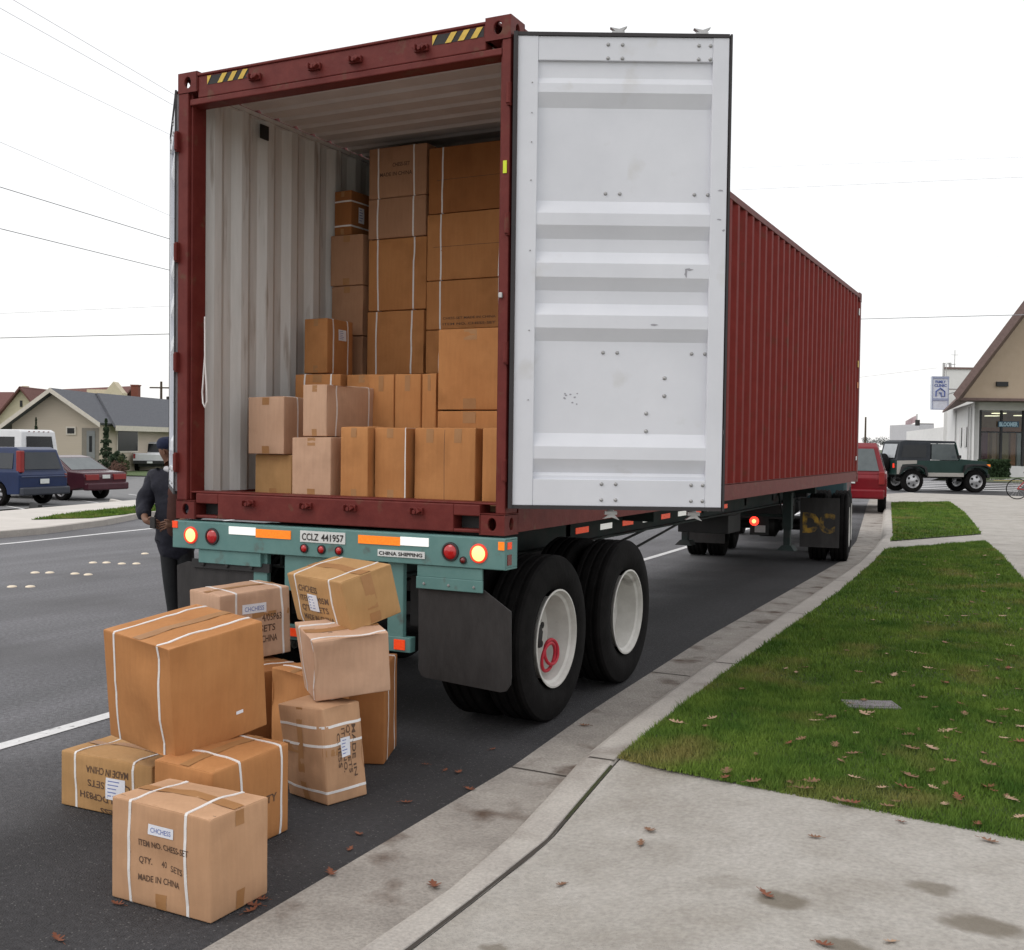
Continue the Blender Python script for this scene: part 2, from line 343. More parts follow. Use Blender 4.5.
# grass blades (one mesh of many)
def inside(poly, x, y):
    c = np.zeros(len(x), bool); n = len(poly)
    for i in range(n):
        x1, y1 = poly[i]; x2, y2 = poly[i-1]
        t = ((y1 > y) != (y2 > y)); xi = (x2-x1)*(y-y1)/((y2-y1)+1e-12)+x1; c ^= t & (x < xi)
    return c
rng = np.random.default_rng(3)
def grass_mesh(name, regions, m):
    P = []; H = []; Wd = []
    for poly, z, y0, y1, dens, h, wd in regions:
        xs = [q[0] for q in poly]; n = int(dens*(max(xs)-min(xs))*(y1-y0))
        x = rng.uniform(min(xs), max(xs), n); y = rng.uniform(y0, y1, n); k = inside(poly, x, y); x, y = x[k], y[k]
        P.append(np.stack([x, y, np.full_like(x, z)], 1)); H.append(h*rng.uniform(.5, 1.25, len(x))); Wd.append(np.full_like(x, wd))
    P = np.concatenate(P); H = np.concatenate(H); Wd = np.concatenate(Wd); n = len(P)
    clump = np.array([noise.noise((a*2.2, b*2.2, 0)) for a, b in P[:, :2]]) if n < 400000 else 0
    H = H*(1+.5*clump)
    a = rng.uniform(0, 2*np.pi, n); t = rng.uniform(0, 2*np.pi, n); lean = rng.uniform(.1, .9, n)*H
    d = np.stack([np.cos(a), np.sin(a), a*0], 1)*Wd[:, None]; tip = P+np.stack([np.cos(t)*lean, np.sin(t)*lean, H], 1)
    V = np.stack([P-d, P+d, tip], 1).reshape(-1, 3)
    me = bpy.data.meshes.new(name); me.vertices.add(3*n); me.vertices.foreach_set('co', V.ravel())
    me.loops.add(3*n); me.loops.foreach_set('vertex_index', np.arange(3*n)); me.polygons.add(n)
    me.polygons.foreach_set('loop_start', np.arange(n)*3); me.polygons.foreach_set('loop_total', np.full(n, 3)); me.update(); me.validate()
    me.materials.append(m); o = bpy.data.objects.new(name, me); COL.objects.link(o); o['kind'] = 'stuff'
    o['label'] = 'short green grass of the verge beside the kerb'; o['category'] = 'grass'; return o
far_strip = [(-15.3, 9.6), (-14.75, 10.6), (-15.1, 12.0), (-15.9, 15), (-17.2, 20), (-18.2, 20), (-16.9, 14.0), (-16.0, 11)]
grass_mesh('grass', [(lawn1, .13, -.7, 2, 19000, .034, .0028), ([(x, y+.02) for x, y in LB[1:-2]]+[(x, y-.022) for x, y in reversed(LB[1:-2])], .128, -1, 0, 26000, .022, .003), (lawn1, .13, 2, 5, 9000, .034, .004), (lawn1, .13, 5, 16, 3200, .036, .0065),
                     (lawn2, .13, 14, 31, 900, .04, .012), (far_strip, .115, 9.5, 20, 1200, .045, .012)], M_grass)
# road markings
def strip(g, pts, w_, z):
    for (x0, y0), (x1, y1) in zip(pts, pts[1:]):
        d = Vector((x1-x0, y1-y0, 0)).normalized(); n = Vector((-d.y, d.x, 0))*w_/2; a, b = Vector((x0, y0, z)), Vector((x1, y1, z))
        g.poly([a-n, a+n, b+n, b-n])
g = MB(); strip(g, [(-2.40, -14), (-2.49, -1), (-2.82, 10.9), (-3.3, 24), (-4.3, 34)], .11, .004)
strip(g, [(-12.0, -12), (-12.5, 7), (-12.95, 11), (-13.6, 16), (-16.5, 34)], .11, .004)
struct('lane_line', g, M_paint)
g = MB()
for y in (45.6, 48, 50.6, 53.4, 56): g.poly([(-6.5, y-.3, .004), (1.3, y-.3, .004), (1.3, y+.3, .004), (-6.5, y+.3, .004)])
struct('crosswalk_stripes', g, M_paint)
g = MB(); strip(g, [(-.3, 59.2), (14, 60.5)], .5, .09); struct('yellow_kerb_paint', g, M_yellow)
# raised ceramic road dots
dots = [(-8.03, 3.26), (-7.86, 3.37), (-8.91, 4.32), (-8.76, 4.42), (-8.41, 4.51), (-8.2, 4.53), (-9.2, 5.53), (-9.05, 5.63), (-8.78, 5.65), (-8.62, 5.76), (-9.51, 6.81)]
d0 = MB(); d0.lathe([(0, .0), (0, .056), (.010, .050), (.017, .03), (.019, 0)], (0, 0, 0), 'z', 20)
d0 = d0.build('road_dot', M_dot, smooth=60); md = d0.data
for i, (x, y) in enumerate(dots):
    o = d0 if i == 0 else d0.copy()
    if i: COL.objects.link(o)
    o.location = (x, y, .001); tag(o, 'round cream road dot set in the grey asphalt of the turn lane', 'road marker', 'raised dots along the turn lane')
# far side of the street
FK = [(-12.9, -14), (-13.35, 6), (-13.5, 8.4), (-14.1, 10.3), (-15.05, 12.2), (-16.4, 18), (-19, 37)]
g = MB(); h_ = .11
for (x0, y0), (x1, y1) in zip(FK, FK[1:]):
    g.box(0, 1, 0, 1, 0, 1, Matrix(((x1-x0, -.16, 0, x0), (y1-y0, 0, 0, y0), (0, 0, .12, -.005), (0, 0, 0, 1))))
struct('far_kerb', g, M_kerb)
g = MB(); g.poly([(x-.14, y, .108) for x, y in FK]+[(-23.6, 37, .108), (-19.6, 18, .108), (-18.0, 11, .108), (-17.3, -14, .108)])
struct('far_sidewalk', g, M_pale)
g = MB(); g.poly([(x, y, .113) for x, y in far_strip]); struct('far_lawn', g, M_soil)
g = MB(); L1 = [(-17.3, -14), (-18.0, 11), (-19.6, 18), (-23.6, 37)]
for (x0, y0), (x1, y1) in zip(L1, L1[1:]): g.poly([(x0, y0, .106), (x1, y1, .106), (x1-2.2, y1+.6, -.25), (x0-2.2, y0+.6, -.25)])
g.poly([(-19.5, -14, -.25), (-25.8, 37.6, -.25), (-60, 60, -.25), (-120, 40, -.25), (-90, -14, -.25)])
struct('parking_lot', g, M_lot)
g = MB(); g.poly([(-25.8, 39, -.2), (-22, 62, -.2), (-60, 140, -.2), (-160, 90, -.2), (-100, 10, -.2), (-46, 36.5, -.2)]); struct('far_grass_yard', g, mat('yard_grass', (.06, .10, .03), 1, (.10, .14, .05), 3))
g = MB()
for k in range(9):
    a = Vector((-21.6-k*.2, 6+k*3.1, -.246)); g.poly([a, a+Vector((-4.2, 1.8, 0)), a+Vector((-4.2, 1.9, 0)), a+Vector((0, .1, 0))])
struct('bay_line', g, M_paint)
# wheel stops
for (x, y, lb, mt) in ((-21.9, 15.3, 'dark concrete wheel stop beneath the blue van', M_black), (-21.6, 17.9, 'pale concrete wheel stop beneath the maroon sedan', M_pale)):
    b = MB(); b.prism([(0, 0, 0), (.16, 0, 0), (.13, 0, .17), (.03, 0, .17)], (0, 1.2, 0)); o = b.build('wheel_stop', mt, bevel=.01)
    o.location = (x, y, -.249); o.rotation_euler = (0, 0, R(60)); tag(o, lb, 'wheel stop')
# oil stains, manhole in the lawn
g = MB()
def blob(cx, cy, rx_, ry_, z, seed, n=26):
    r_ = random.Random(seed); return [(cx+rx_*math.cos(2*math.pi*i/n)*(1+.12*r_.uniform(-1, 1)), cy+ry_*math.sin(2*math.pi*i/n)*(1+.12*r_.uniform(-1, 1)), z) for i in range(n)]
SBL = [(1.94, -1.62, .12, .10), (2.42, -1.25, .10, .06), (2.59, -1.51, .16, .07), (1.15, -2.22, .06, .05), (2.25, -1.95, .09, .07)]
MSK = bpy.data.materials['concrete']
b = MB(); b.box(-.16, .16, -.10, .10, 0, .01); b.box(-.13, .13, -.07, .07, .01, .014)
o = b.build('valve_cover', mat('cover_grey', (.15, .135, .15), .85, (.24, .22, .235), 14), bevel=.006); o.location = (1.78, 1.55, .143); o.rotation_euler = (0, 0, R(24)); tag(o, 'flat grey utility cover set into the green lawn', 'utility cover')
# soft oil stains soaked into the driveway concrete
m = bpy.data.materials['concrete'].copy(); m.name = 'driveway_concrete'; nn = m.node_tree.nodes; ll = m.node_tree.links
bs = nn['Principled BSDF']; colsock = bs.inputs['Base Color'].links[0].from_socket
tcn = nn.new('ShaderNodeTexCoord'); wn = nn.new('ShaderNodeTexNoise'); wn.inputs['Scale'].default_value = 9; wn.inputs['Detail'].default_value = 5
ll.new(tcn.outputs['Object'], wn.inputs['Vector'])
sc_ = nn.new('ShaderNodeVectorMath'); sc_.operation = 'MULTIPLY_ADD'; sc_.inputs[1].default_value = (.12, .12, 0); ll.new(wn.outputs['Color'], sc_.inputs[0]); ll.new(tcn.outputs['Object'], sc_.inputs[2])
acc = None
for (cx, cy, ax, ay, k) in ((1.94, -1.62, .10, .075, .8), (2.42, -1.25, .09, .06, .7), (2.59, -1.51, .14, .07, .8), (1.13, -2.25, .05, .045, .7), (2.20, -1.89, .09, .06, .8), (1.72, -1.52, .10, .06, .25), (1.25, -1.2, .16, .08, .15)):
    s1 = nn.new('ShaderNodeVectorMath'); s1.operation = 'SUBTRACT'; s1.inputs[1].default_value = (cx+.06-.0, cy+.06, 0); ll.new(sc_.outputs[0], s1.inputs[0])
    s2 = nn.new('ShaderNodeVectorMath'); s2.operation = 'MULTIPLY'; s2.inputs[1].default_value = (1/ax, 1/ay, 0); ll.new(s1.outputs[0], s2.inputs[0])
    s3 = nn.new('ShaderNodeVectorMath'); s3.operation = 'LENGTH'; ll.new(s2.outputs[0], s3.inputs[0])
    mr = nn.new('ShaderNodeMapRange'); mr.interpolation_type = 'SMOOTHSTEP'; mr.inputs['From Min'].default_value = .55; mr.inputs['From Max'].default_value = 1.35
    mr.inputs['To Min'].default_value = k; mr.inputs['To Max'].default_value = 0; ll.new(s3.outputs['Value'], mr.inputs['Value'])
    if acc is None: acc = mr.outputs[0]
    else:
        mm = nn.new('ShaderNodeMath'); mm.operation = 'MAXIMUM'; ll.new(acc, mm.inputs[0]); ll.new(mr.outputs[0], mm.inputs[1]); acc = mm.outputs[0]
mx = nn.new('ShaderNodeMix'); mx.data_type = 'RGBA'; ll.new(acc, mx.inputs['Factor']); ll.new(colsock, mx.inputs[6]); mx.inputs[7].default_value = (.15, .125, .09, 1)
ll.new(mx.outputs[2], bs.inputs['Base Color'])
bpy.data.objects['driveway'].data.materials[0] = m

# darker gravelly parking lane, with the truck's shade painted in: blend by kerb distance
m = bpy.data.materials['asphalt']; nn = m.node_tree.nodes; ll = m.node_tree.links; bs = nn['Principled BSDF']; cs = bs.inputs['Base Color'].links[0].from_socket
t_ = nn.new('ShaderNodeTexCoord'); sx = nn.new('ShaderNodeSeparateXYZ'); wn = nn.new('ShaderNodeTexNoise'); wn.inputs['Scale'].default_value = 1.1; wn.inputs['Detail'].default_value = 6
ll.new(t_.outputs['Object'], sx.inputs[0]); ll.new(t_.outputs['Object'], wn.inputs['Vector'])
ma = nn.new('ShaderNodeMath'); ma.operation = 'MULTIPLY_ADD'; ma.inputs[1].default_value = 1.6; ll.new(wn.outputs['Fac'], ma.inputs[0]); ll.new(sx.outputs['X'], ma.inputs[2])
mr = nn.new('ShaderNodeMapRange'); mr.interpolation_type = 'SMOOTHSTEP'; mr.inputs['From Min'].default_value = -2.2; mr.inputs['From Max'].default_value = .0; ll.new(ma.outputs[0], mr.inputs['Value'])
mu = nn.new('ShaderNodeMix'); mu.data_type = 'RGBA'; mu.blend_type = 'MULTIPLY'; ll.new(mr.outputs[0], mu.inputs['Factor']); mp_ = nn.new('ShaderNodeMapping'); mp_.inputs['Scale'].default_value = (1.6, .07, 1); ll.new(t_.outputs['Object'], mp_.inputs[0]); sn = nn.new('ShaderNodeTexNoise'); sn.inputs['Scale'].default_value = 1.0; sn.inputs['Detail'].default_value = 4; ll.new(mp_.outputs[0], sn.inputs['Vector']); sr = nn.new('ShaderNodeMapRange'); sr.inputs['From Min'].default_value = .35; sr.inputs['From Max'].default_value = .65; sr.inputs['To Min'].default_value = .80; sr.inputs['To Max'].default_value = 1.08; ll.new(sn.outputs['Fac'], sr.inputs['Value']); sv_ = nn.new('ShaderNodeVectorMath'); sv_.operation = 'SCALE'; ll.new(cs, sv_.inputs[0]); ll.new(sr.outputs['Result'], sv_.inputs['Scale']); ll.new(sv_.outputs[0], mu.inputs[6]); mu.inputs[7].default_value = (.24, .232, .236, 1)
# pale stone chips
vo = nn.new('ShaderNodeTexVoronoi'); vo.inputs['Scale'].default_value = 42; ll.new(t_.outputs['Object'], vo.inputs['Vector'])
m2 = nn.new('ShaderNodeMapRange'); m2.inputs['From Min'].default_value = .10; m2.inputs['From Max'].default_value = .20; m2.inputs['To Min'].default_value = .38; m2.inputs['To Max'].default_value = 0; ll.new(vo.outputs['Distance'], m2.inputs['Value'])
mc = nn.new('ShaderNodeMix'); mc.data_type = 'RGBA'; ll.new(m2.outputs[0], mc.inputs['Factor']); ll.new(mu.outputs[2], mc.inputs[6]); mc.inputs[7].default_value = (.28, .27, .26, 1)
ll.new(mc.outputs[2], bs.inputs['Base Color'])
# ================================================================= CONTAINER
ZB = 1.22; ZT = ZB+2.896; L = 12.192; W = 2.438
cont = thing('shipping_container', 'long maroon corrugated shipping container with its doors open, loaded with cartons', 'shipping container', (0, 0, 0))
def plate_hole(b, origin, u, v, n, w_, h_, hr, hv, t=.022, seg=20):
    # rectangular plate with an oval hole; origin at its centre
    o = Vector(origin); u, v, n = Vector(u), Vector(v), Vector(n)
    out_, inn = [], []
    for k in range(seg):
        a = 2*math.pi*(k+.5)/seg; c, s_ = math.cos(a), math.sin(a)
        f_ = min((w_/2)/max(1e-6, abs(c)), (h_/2)/max(1e-6, abs(s_))); out_.append((c*f_, s_*f_)); inn.append((hr*c, hv*s_))
    # snap nearest ring points to plate corners
    for cx, cy in ((w_/2, h_/2), (-w_/2, h_/2), (-w_/2, -h_/2), (w_/2, -h_/2)):
        k = min(range(seg), key=lambda i: (out_[i][0]-cx)**2+(out_[i][1]-cy)**2); out_[k] = (cx, cy)
    vs = [o+u*x+v*y for x, y in out_]+[o+u*x+v*y for x, y in inn]+[o+u*x+v*y-n*t for x, y in inn]+[o+u*x+v*y-n*t for x, y in out_]
    fs = []
    for k in range(seg):
        k2 = (k+1) % seg
        fs += [(k, k2, seg+k2, seg+k), (seg+k, seg+k2, 2*seg+k2, 2*seg+k), (2*seg+k, 2*seg+k2, 3*seg+k2, 3*seg+k)]
    b.add(vs, fs)
def casting(x0, x1, y0, y1, z0, z1, sx, sy, top):
    b = MB(); cx, cy, cz = (x0+x1)/2, (y0+y1)/2, (z0+z1)/2; w_, d_, h_ = x1-x0, y1-y0, z1-z0
    plate_hole(b, (cx, y0 if sy < 0 else y1, cz), (1, 0, 0), (0, 0, 1), (0, sy, 0), w_, h_, .027, .036)
    plate_hole(b, (x0 if sx < 0 else x1, cy, cz), (0, 1, 0), (0, 0, 1), (sx, 0, 0), d_, h_, .025, .036)
    plate_hole(b, (cx, cy, z1 if top else z0), (1, 0, 0), (0, 1, 0), (0, 0, 1 if top else -1), w_, d_, .032, .055)
    if sx > 0 and top: plate_hole(b, (x0, cy, cz), (0, 1, 0), (0, 0, 1), (-1, 0, 0), d_, h_, .02, .03)
    else: b.box(x0 if sx > 0 else x1-.012, x0+.012 if sx > 0 else x1, y0, y1, z0, z1)
    b.box(x0, x1, (y1-.012) if sy < 0 else y0, y1 if sy < 0 else y0+.012, z0+.002, z1-.002)
    if not top: b.box(x0, x1, y0, y1, z1-.012, z1)
    return b.build('corner_casting', M_maroon2, cont, bevel=.004)
for x0, sx in ((-W, -1), (-.162, 1)):
    casting(x0, x0+.162, 0, .178, ZT-.118, ZT+.012, sx, -1, True); casting(x0, x0+.162, 0, .178, ZB-.004, ZB+.118, sx, -1, False)
    casting(x0, x0+.162, L-.178, L, ZT-.118, ZT+.012, sx, 1, True); casting(x0, x0+.162, L-.178, L, ZB-.004, ZB+.118, sx, 1, False)
# left castings: let the sky show through the top one
# rear posts
b = MB(); b.box(-W, -W+.085, .004, .16, ZB+.118, ZT-.118); b.box(-W+.085, -W+.10, .03, .16, ZB+.118, ZT-.118)
b.build('corner_post', M_maroon2, cont, bevel=.006)
b = MB(); b.box(-.055, 0, .004, .16, ZB+.118, ZT-.118); b.box(-.075, -.055, .03, .16, ZB+.118, ZT-.118)
b.build('corner_post', M_maroon2, cont, bevel=.006)
boxes('corner_post', [(-W+.004, -W+.12, L-.12, L-.004, ZB+.118, ZT-.118)], M_maroon2, cont, bevel=.006)
boxes('corner_post', [(-.12, -.004, L-.12, L-.004, ZB+.118, ZT-.118)], M_maroon2, cont, bevel=.006)
# hinge blocks on both rear posts
for xx in (-W-.004, -.010):
    for z in (1.52, 2.18, 2.90, 3.62):
        b = MB(); b.box(xx, xx+.02, -.022, .004, z, z+.13); b.cyl((xx+.01, -.022, z+.01), (xx+.01, -.022, z+.12), .013, 10); b.build('hinge_lug', M_maroon2, cont)
# header and sill
b = MB(); b.box(-W+.162, -.162, .01, .10, 3.955, ZT-.02); b.box(-W+.09, -.06, .012, .13, 3.915, 3.955); b.box(-W+.162, -.162, .0, .06, ZT-.022, ZT-.004)
b.build('door_header', M_maroon2, cont, bevel=.006)
b = MB(); b.box(-2.09, -.335, .006, .14, ZB+.004, ZB+.165); b.box(-2.276, -2.09, .006, .14, ZB+.10, ZB+.165); b.box(-.335, -.162, .006, .14, ZB+.10, ZB+.165)
b.box(-2.276, -2.09, .006, .14, ZB+.004, ZB+.024); b.box(-.335, -.162, .006, .14, ZB+.004, ZB+.024)
b.box(-W+.09, -.06, .03, .18, ZB+.165, ZB+.178)
b.build('door_sill', M_maroon2, cont, bevel=.006)
for q in ((-2.27, -2.10), (-.33, -.17)): boxes('sill_pocket', [(*q, .10, .135, ZB+.024, ZB+.10)], M_black, cont)
def keeper(x, z, sgn):
    b = MB(); b.box(x-.045, x+.045, -.012, .008, z-.02, z+.02); b.prism([(x-.045, -.012, z), (x-.02, -.012, z+.018*sgn), (x-.02, -.012, z-.02*sgn)], (0, -.03, 0))
    b.prism([(x+.045, -.012, z), (x+.02, -.012, z+.018*sgn), (x+.02, -.012, z-.02*sgn)], (0, -.03, 0)); b.cyl((x, -.035, z-.006), (x, .006, z-.006), .013, 10)
    b.build('lock_keeper', M_maroon2, cont, bevel=.003)
for x in (-1.80, -1.34, -1.04, -.58): keeper(x, 4.022, 1)
for x in (-1.83, -1.38, -1.05, -.58): keeper(x, 1.335, -1)
# hazard stripes on the header
for x0 in (-2.195, -.51):
    b = MB(); w_ = .335; h_ = .056; z0 = 4.03; n = 4; p_ = w_/n
    b.poly([(x0, .0085, z0), (x0+w_, .0085, z0), (x0+w_, .0085, z0+h_), (x0, .0085, z0+h_)], 0)
    for k in range(n):
        a = x0+k*p_; q = [(a, z0), (a+p_*.48, z0), (a+p_*.95, z0+h_), (a+p_*.48, z0+h_)] if k else [(a, z0), (a+p_*.4, z0+h_), (a, z0+h_)]
        b.poly([(x, .0055, z) for x, z in q], 1)
    b.build('hazard_stripe', [M_ink, M_yellow], cont)
# corrugated side walls
def corr_profile(y0, y1, xo, xi, pitch=.278):
    pts = []; y = y0; n = int(round((y1-y0)/pitch)); pitch = (y1-y0)/n; f_, s_ = .26, .245
    for k in range(n): a = y0+k*pitch; pts += [(xo, a), (xo, a+pitch*f_), (xi, a+pitch*(f_+s_)), (xi, a+pitch*(2*f_+s_))]
    return pts+[(xo, y1)]
def side(xo, xi, th):
    b = MB(); pr = corr_profile(.16, L-.12, xo, xi)
    for (xa, ya), (xb, yb_) in zip(pr, pr[1:]):
        b.poly([(xa, ya, ZB+.155), (xb, yb_, ZB+.155), (xb, yb_, ZT-.05), (xa, ya, ZT-.05)], 0)
        b.poly([(xa+th, ya, ZB+.155), (xb+th, yb_, ZB+.155), (xb+th, yb_, ZT-.05), (xa+th, ya, ZT-.05)], 1)
    for k in range(0, len(pr)-1, 4):
        ya = pr[k-1][1] if k else pr[0][1]; y1_, y2_ = pr[k][1], pr[k+1][1]; y3_ = pr[k+2][1] if k+2 < len(pr) else y2_
        if k: b.poly([(xi+th*1.5, ya, ZT-.078), (xo+th*1.5, y1_, ZT-.078), (xo+th*1.5, y2_, ZT-.078), (xi+th*1.5, y3_, ZT-.078)], 1)
    return b.build('side_wall', [M_maroon, M_lin], cont)
side(-.006, -.044, -.004); side(-W+.006, -W+.044, .004)
for x0, x1 in ((-.062, -.001), (-W+.001, -W+.062)):
    o_ = (x0, x0+.046) if x1 < -1 else (x1-.046, x1); i_ = (x0+.047, x1+.003) if x1 < -1 else (x0-.003, x1-.047)
    boxes('top_rail', [(*o_, .178, L-.178, ZT-.072, ZT-.008)], M_maroon2, cont, bevel=.004); boxes('rail_lining', [(*i_, .165, L-.178, ZT-.075, ZT-.05)], M_lin, cont)
    b = MB(); b.box(x0, x1, .178, L-.178, ZB+.006, ZB+.022); b.box(x0 if x1 < -1 else x1-.008, x0+.008 if x1 < -1 else x1, .178, L-.178, ZB+.022, ZB+.16); b.box(x0, x1, .178, L-.178, ZB+.154, ZB+.164)
    b.build('bottom_rail', M_maroon2, cont)
# roof sheet, corrugated across, grey-white inside
b = MB(); n = 56; ys = []; 
for k in range(n):
    a = .13+k*(L-.25)/n; p_ = (L-.25)/n; ys += [(a, 0), (a+p_*.62, 0), (a+p_*.72, .02), (a+p_*.90, .02)]
ys.append((L-.12, 0))
for (ya, da), (yc, dc) in zip(ys, ys[1:]):
    b.poly([(-W+.06, ya, ZT-.036+da), (-.06, ya, ZT-.036+da), (-.06, yc, ZT-.036+dc), (-W+.06, yc, ZT-.036+dc)], 0)
    b.poly([(-W+.06, ya, ZT-.044+da), (-.06, ya, ZT-.044+da), (-.06, yc, ZT-.044+dc), (-W+.06, yc, ZT-.044+dc)], 1)
b.build('roof', [M_maroon, M_ceil], cont)
boxes('floor', [(-W+.06, -.06, .14, L-.1, ZB+.12, ZB+.152)], M_wood, cont)
b = MB(); b.box(-W+.12, -.12, L-.05, L-.02, ZB+.1, ZT-.1); b.build('end_wall', M_maroon, cont)
# cross members below the floor
for k in range(30):
    y = .45+k*.39; boxes('cross_member', [(-W+.06, -.06, y, y+.05, ZB+.03, ZB+.118)], M_maroon2, cont)
# vent on the left wall, lashing rope, stickers
boxes('vent', [(-W+.052, -W+.062, .76, .85, 3.90, 4.0)], M_black, cont)
b = MB(); xw = -2.29
b.tube([(xw, .10, 2.55), (xw+.012, .09, 2.3), (xw-.0, .08, 2.05), (xw+.01, .075, 1.98), (xw+.03, .07, 1.95), (xw+.05, .07, 1.99), (xw+.045, .07, 2.08), (xw+.02, .08, 2.25), (xw+.01, .09, 2.45)], .006, 6)
b.build('lashing_rope', M_strap, cont, smooth=60)
boxes('inspection_sticker', [(-.038, -.015, -.0015, .003, 3.25, 3.32)], mat('sticker_lime', (.55, .65, .02), .5), cont)
boxes('lashing_ring', [(-.052, -.03, -.012, .003, 2.555, 2.585)], M_galv, cont, bevel=.004)

for z, h, m_ in ((3.78, .10, M_plate), (2.98, .10, M_yellow), (2.66, .09, mat('decal_orange', (.6, .2, .05), .6)), (1.55, .06, M_plate)):
    boxes('decal', [(-.003, -.0005, 11.96, 12.05, z, z+h)], m_, cont)
# ---------------------------------------------------------------- doors
ZD0, ZD1 = 1.372, 4.028
def door_frame(name, hinge, dx, out, width):
    # local axes: u from hinge to free edge, n towards inside face, z up
    return Matrix(((dx[0], out[0], 0, hinge[0]), (dx[1], out[1], 0, hinge[1]), (0, 0, 1, 0), (0, 0, 0, 1)))
def zz(y): return 4.012-(y-36)*.00557
def make_door(M, wd, label, s0, s1, gs=(-.045, .014)):
    # inner face at n=0 (towards +n), thickness .055 to n=-.055
    root = cont
    b = MB(); b.box(.018, s0, -.05, 0, ZD0+.02, ZD1-.02); b.box(s1, wd-.018, -.05, 0, ZD0+.02, ZD1-.02)
    b.box(s0, s1, -.05, -.004, zz(60.5), ZD1-.02); b.box(s0, s1, -.05, -.004, ZD0+.02, zz(479.5))
    fr = b.build('door', M_white, cont, bevel=.003, M=M, label=label)
    prof = [(60.5, -.018), (77, -.016), (83, -.002), (92, 0), (106, -.034), (199, -.034), (212, 0), (224, 0), (237, -.034), (250, -.034), (262, 0), (276, 0), (289, -.034), (302, -.034), (314, 0), (327, 0),
            (340, -.034), (433, -.034), (446.5, 0), (459, 0), (473, -.034), (476, -.02), (479.5, -.02)]
    b = MB()
    for (ya, da), (yc, dc) in zip(prof, prof[1:]):
        for o_, mi in ((-.006, 0), (-.012, 1)):
            b.poly([(s0, da+o_, zz(ya)), (s1, da+o_, zz(ya)), (s1, dc+o_, zz(yc)), (s0, dc+o_, zz(yc))], mi)
    b.build('door_panel', [M_white, M_maroon], fr, M=M)
    b = MB(); t = .017
    b.box(-.006, t, *gs, ZD0, ZD1); b.box(wd-t+.005, wd, -.045, .004, ZD0, ZD1); b.box(t, wd-t, -.045, .006, ZD0, ZD0+.019); b.box(t, wd-t, -.045, .006, ZD1-.019, ZD1)
    b.build('door_gasket', M_rubber, fr, M=M)
    def bolt(u, z, n=-.004, r=.011):
        b = MB(); b.lathe([(0, r), (.004, r*.9), (.008, r*.5), (.009, 0)], (u, n, z), 'y', 10); b.build('bolt', M_bolt, fr, M=M)
    for u in (.52, .60, 1.025, 1.09):
        for yv in (44.5, 58, 484, 500): bolt(u, zz(yv), -.004)
    for u in (.52, .60, 1.02, 1.095):
        bolt(u, zz(191), -.040); bolt(u, zz(351), -.040)
    for u, yv in ((.87, 376), (.87, 394), (.77, 412), (.77, 430)): bolt(u, zz(yv), -.040, .012)
    for yv in (83, 113, 142, 180, 250, 330, 400): bolt(.10, zz(yv), -.001, .004)
    # lock rods and cams on the outer side
    for u in (.58, 1.05):
        b = MB(); b.cyl((u, -.085, ZD0-.01), (u, -.085, ZD1+.01), .017, 12); 
        for z in (1.7, 2.3, 3.0, 3.6): b.box(u-.035, u+.035, -.10, -.05, z, z+.05)
        b.box(u-.012, u+.012, -.11, -.095, 2.2, 2.24)
        b.build('lock_rod', M_galv, fr, M=M, smooth=40)
        for z, sg in ((ZD1, 1), (ZD0, -1)):
            b = MB(); b.cyl((u, -.085, z), (u, -.085, z+.03*sg), .02, 10); b.box(u-.035, u+.035, -.10, -.05, min(z+.012*sg, z+.03*sg), max(z+.012*sg, z+.03*sg))
            b.prism([(u-.045, -.095, z+.055*sg), (u-.01, -.095, z+.03*sg), (u+.02, -.095, z+.03*sg), (u+.05, -.095, z+.062*sg), (u+.005, -.095, z+.046*sg)], (0, .035, 0))
            b.build('lock_cam', M_galv, fr, M=M)
    return fr
cy, sy = math.cos(-yaw), math.sin(-yaw)
MR = door_frame('r', (.022, .008), (.8954, .4453), (.4453, -.8954), 1.225)
d1 = make_door(MR, 1.212, 'white inner face of the container door swung open to the right', .132, 1.104)
# scuffs on the open door
M_scuff = mat('scuff_grey', (.30, .30, .33), .8)
def scuff(u, yv, n, w_, h_, seed):
    r_ = random.Random(seed); k = 9; b = MB()
    b.poly([(u+w_*math.cos(2*math.pi*i/k)*(1+.4*r_.uniform(-1, 1)), n, zz(yv)+h_*math.sin(2*math.pi*i/k)*(1+.4*r_.uniform(-1, 1))) for i in range(k)]); b.build('scuff_mark', M_scuff, d1, M=MR)
scuff(.975, 271, .0015-.006, .008, .022, 1); scuff(.99, 267, -.0045, .02, .006, 2); scuff(1.16, 188, .0015, .014, .005, 3); scuff(1.155, 217, .0015, .012, .004, 4); scuff(1.18, 228, .0015, .007, .006, 5)
scuff(.80, 323, -.0045, .022, .005, 6); scuff(1.2, 430, .0015, .003, .014, 7)
for k in range(9): scuff(.36+random.uniform(-.06, .06), 398+random.uniform(-6, 6), -.0385, .006, .004, 20+k)
a_ = -.712; dv = Vector((a_, math.sqrt(1-a_*a_)))
ML = door_frame('l', (-W-.022, .004), (dv.x, dv.y), (-dv.y, dv.x), 1.2)
make_door(ML, 1.2, 'left container door folded back past the corner post', .134, 1.09, (-.006, .006))
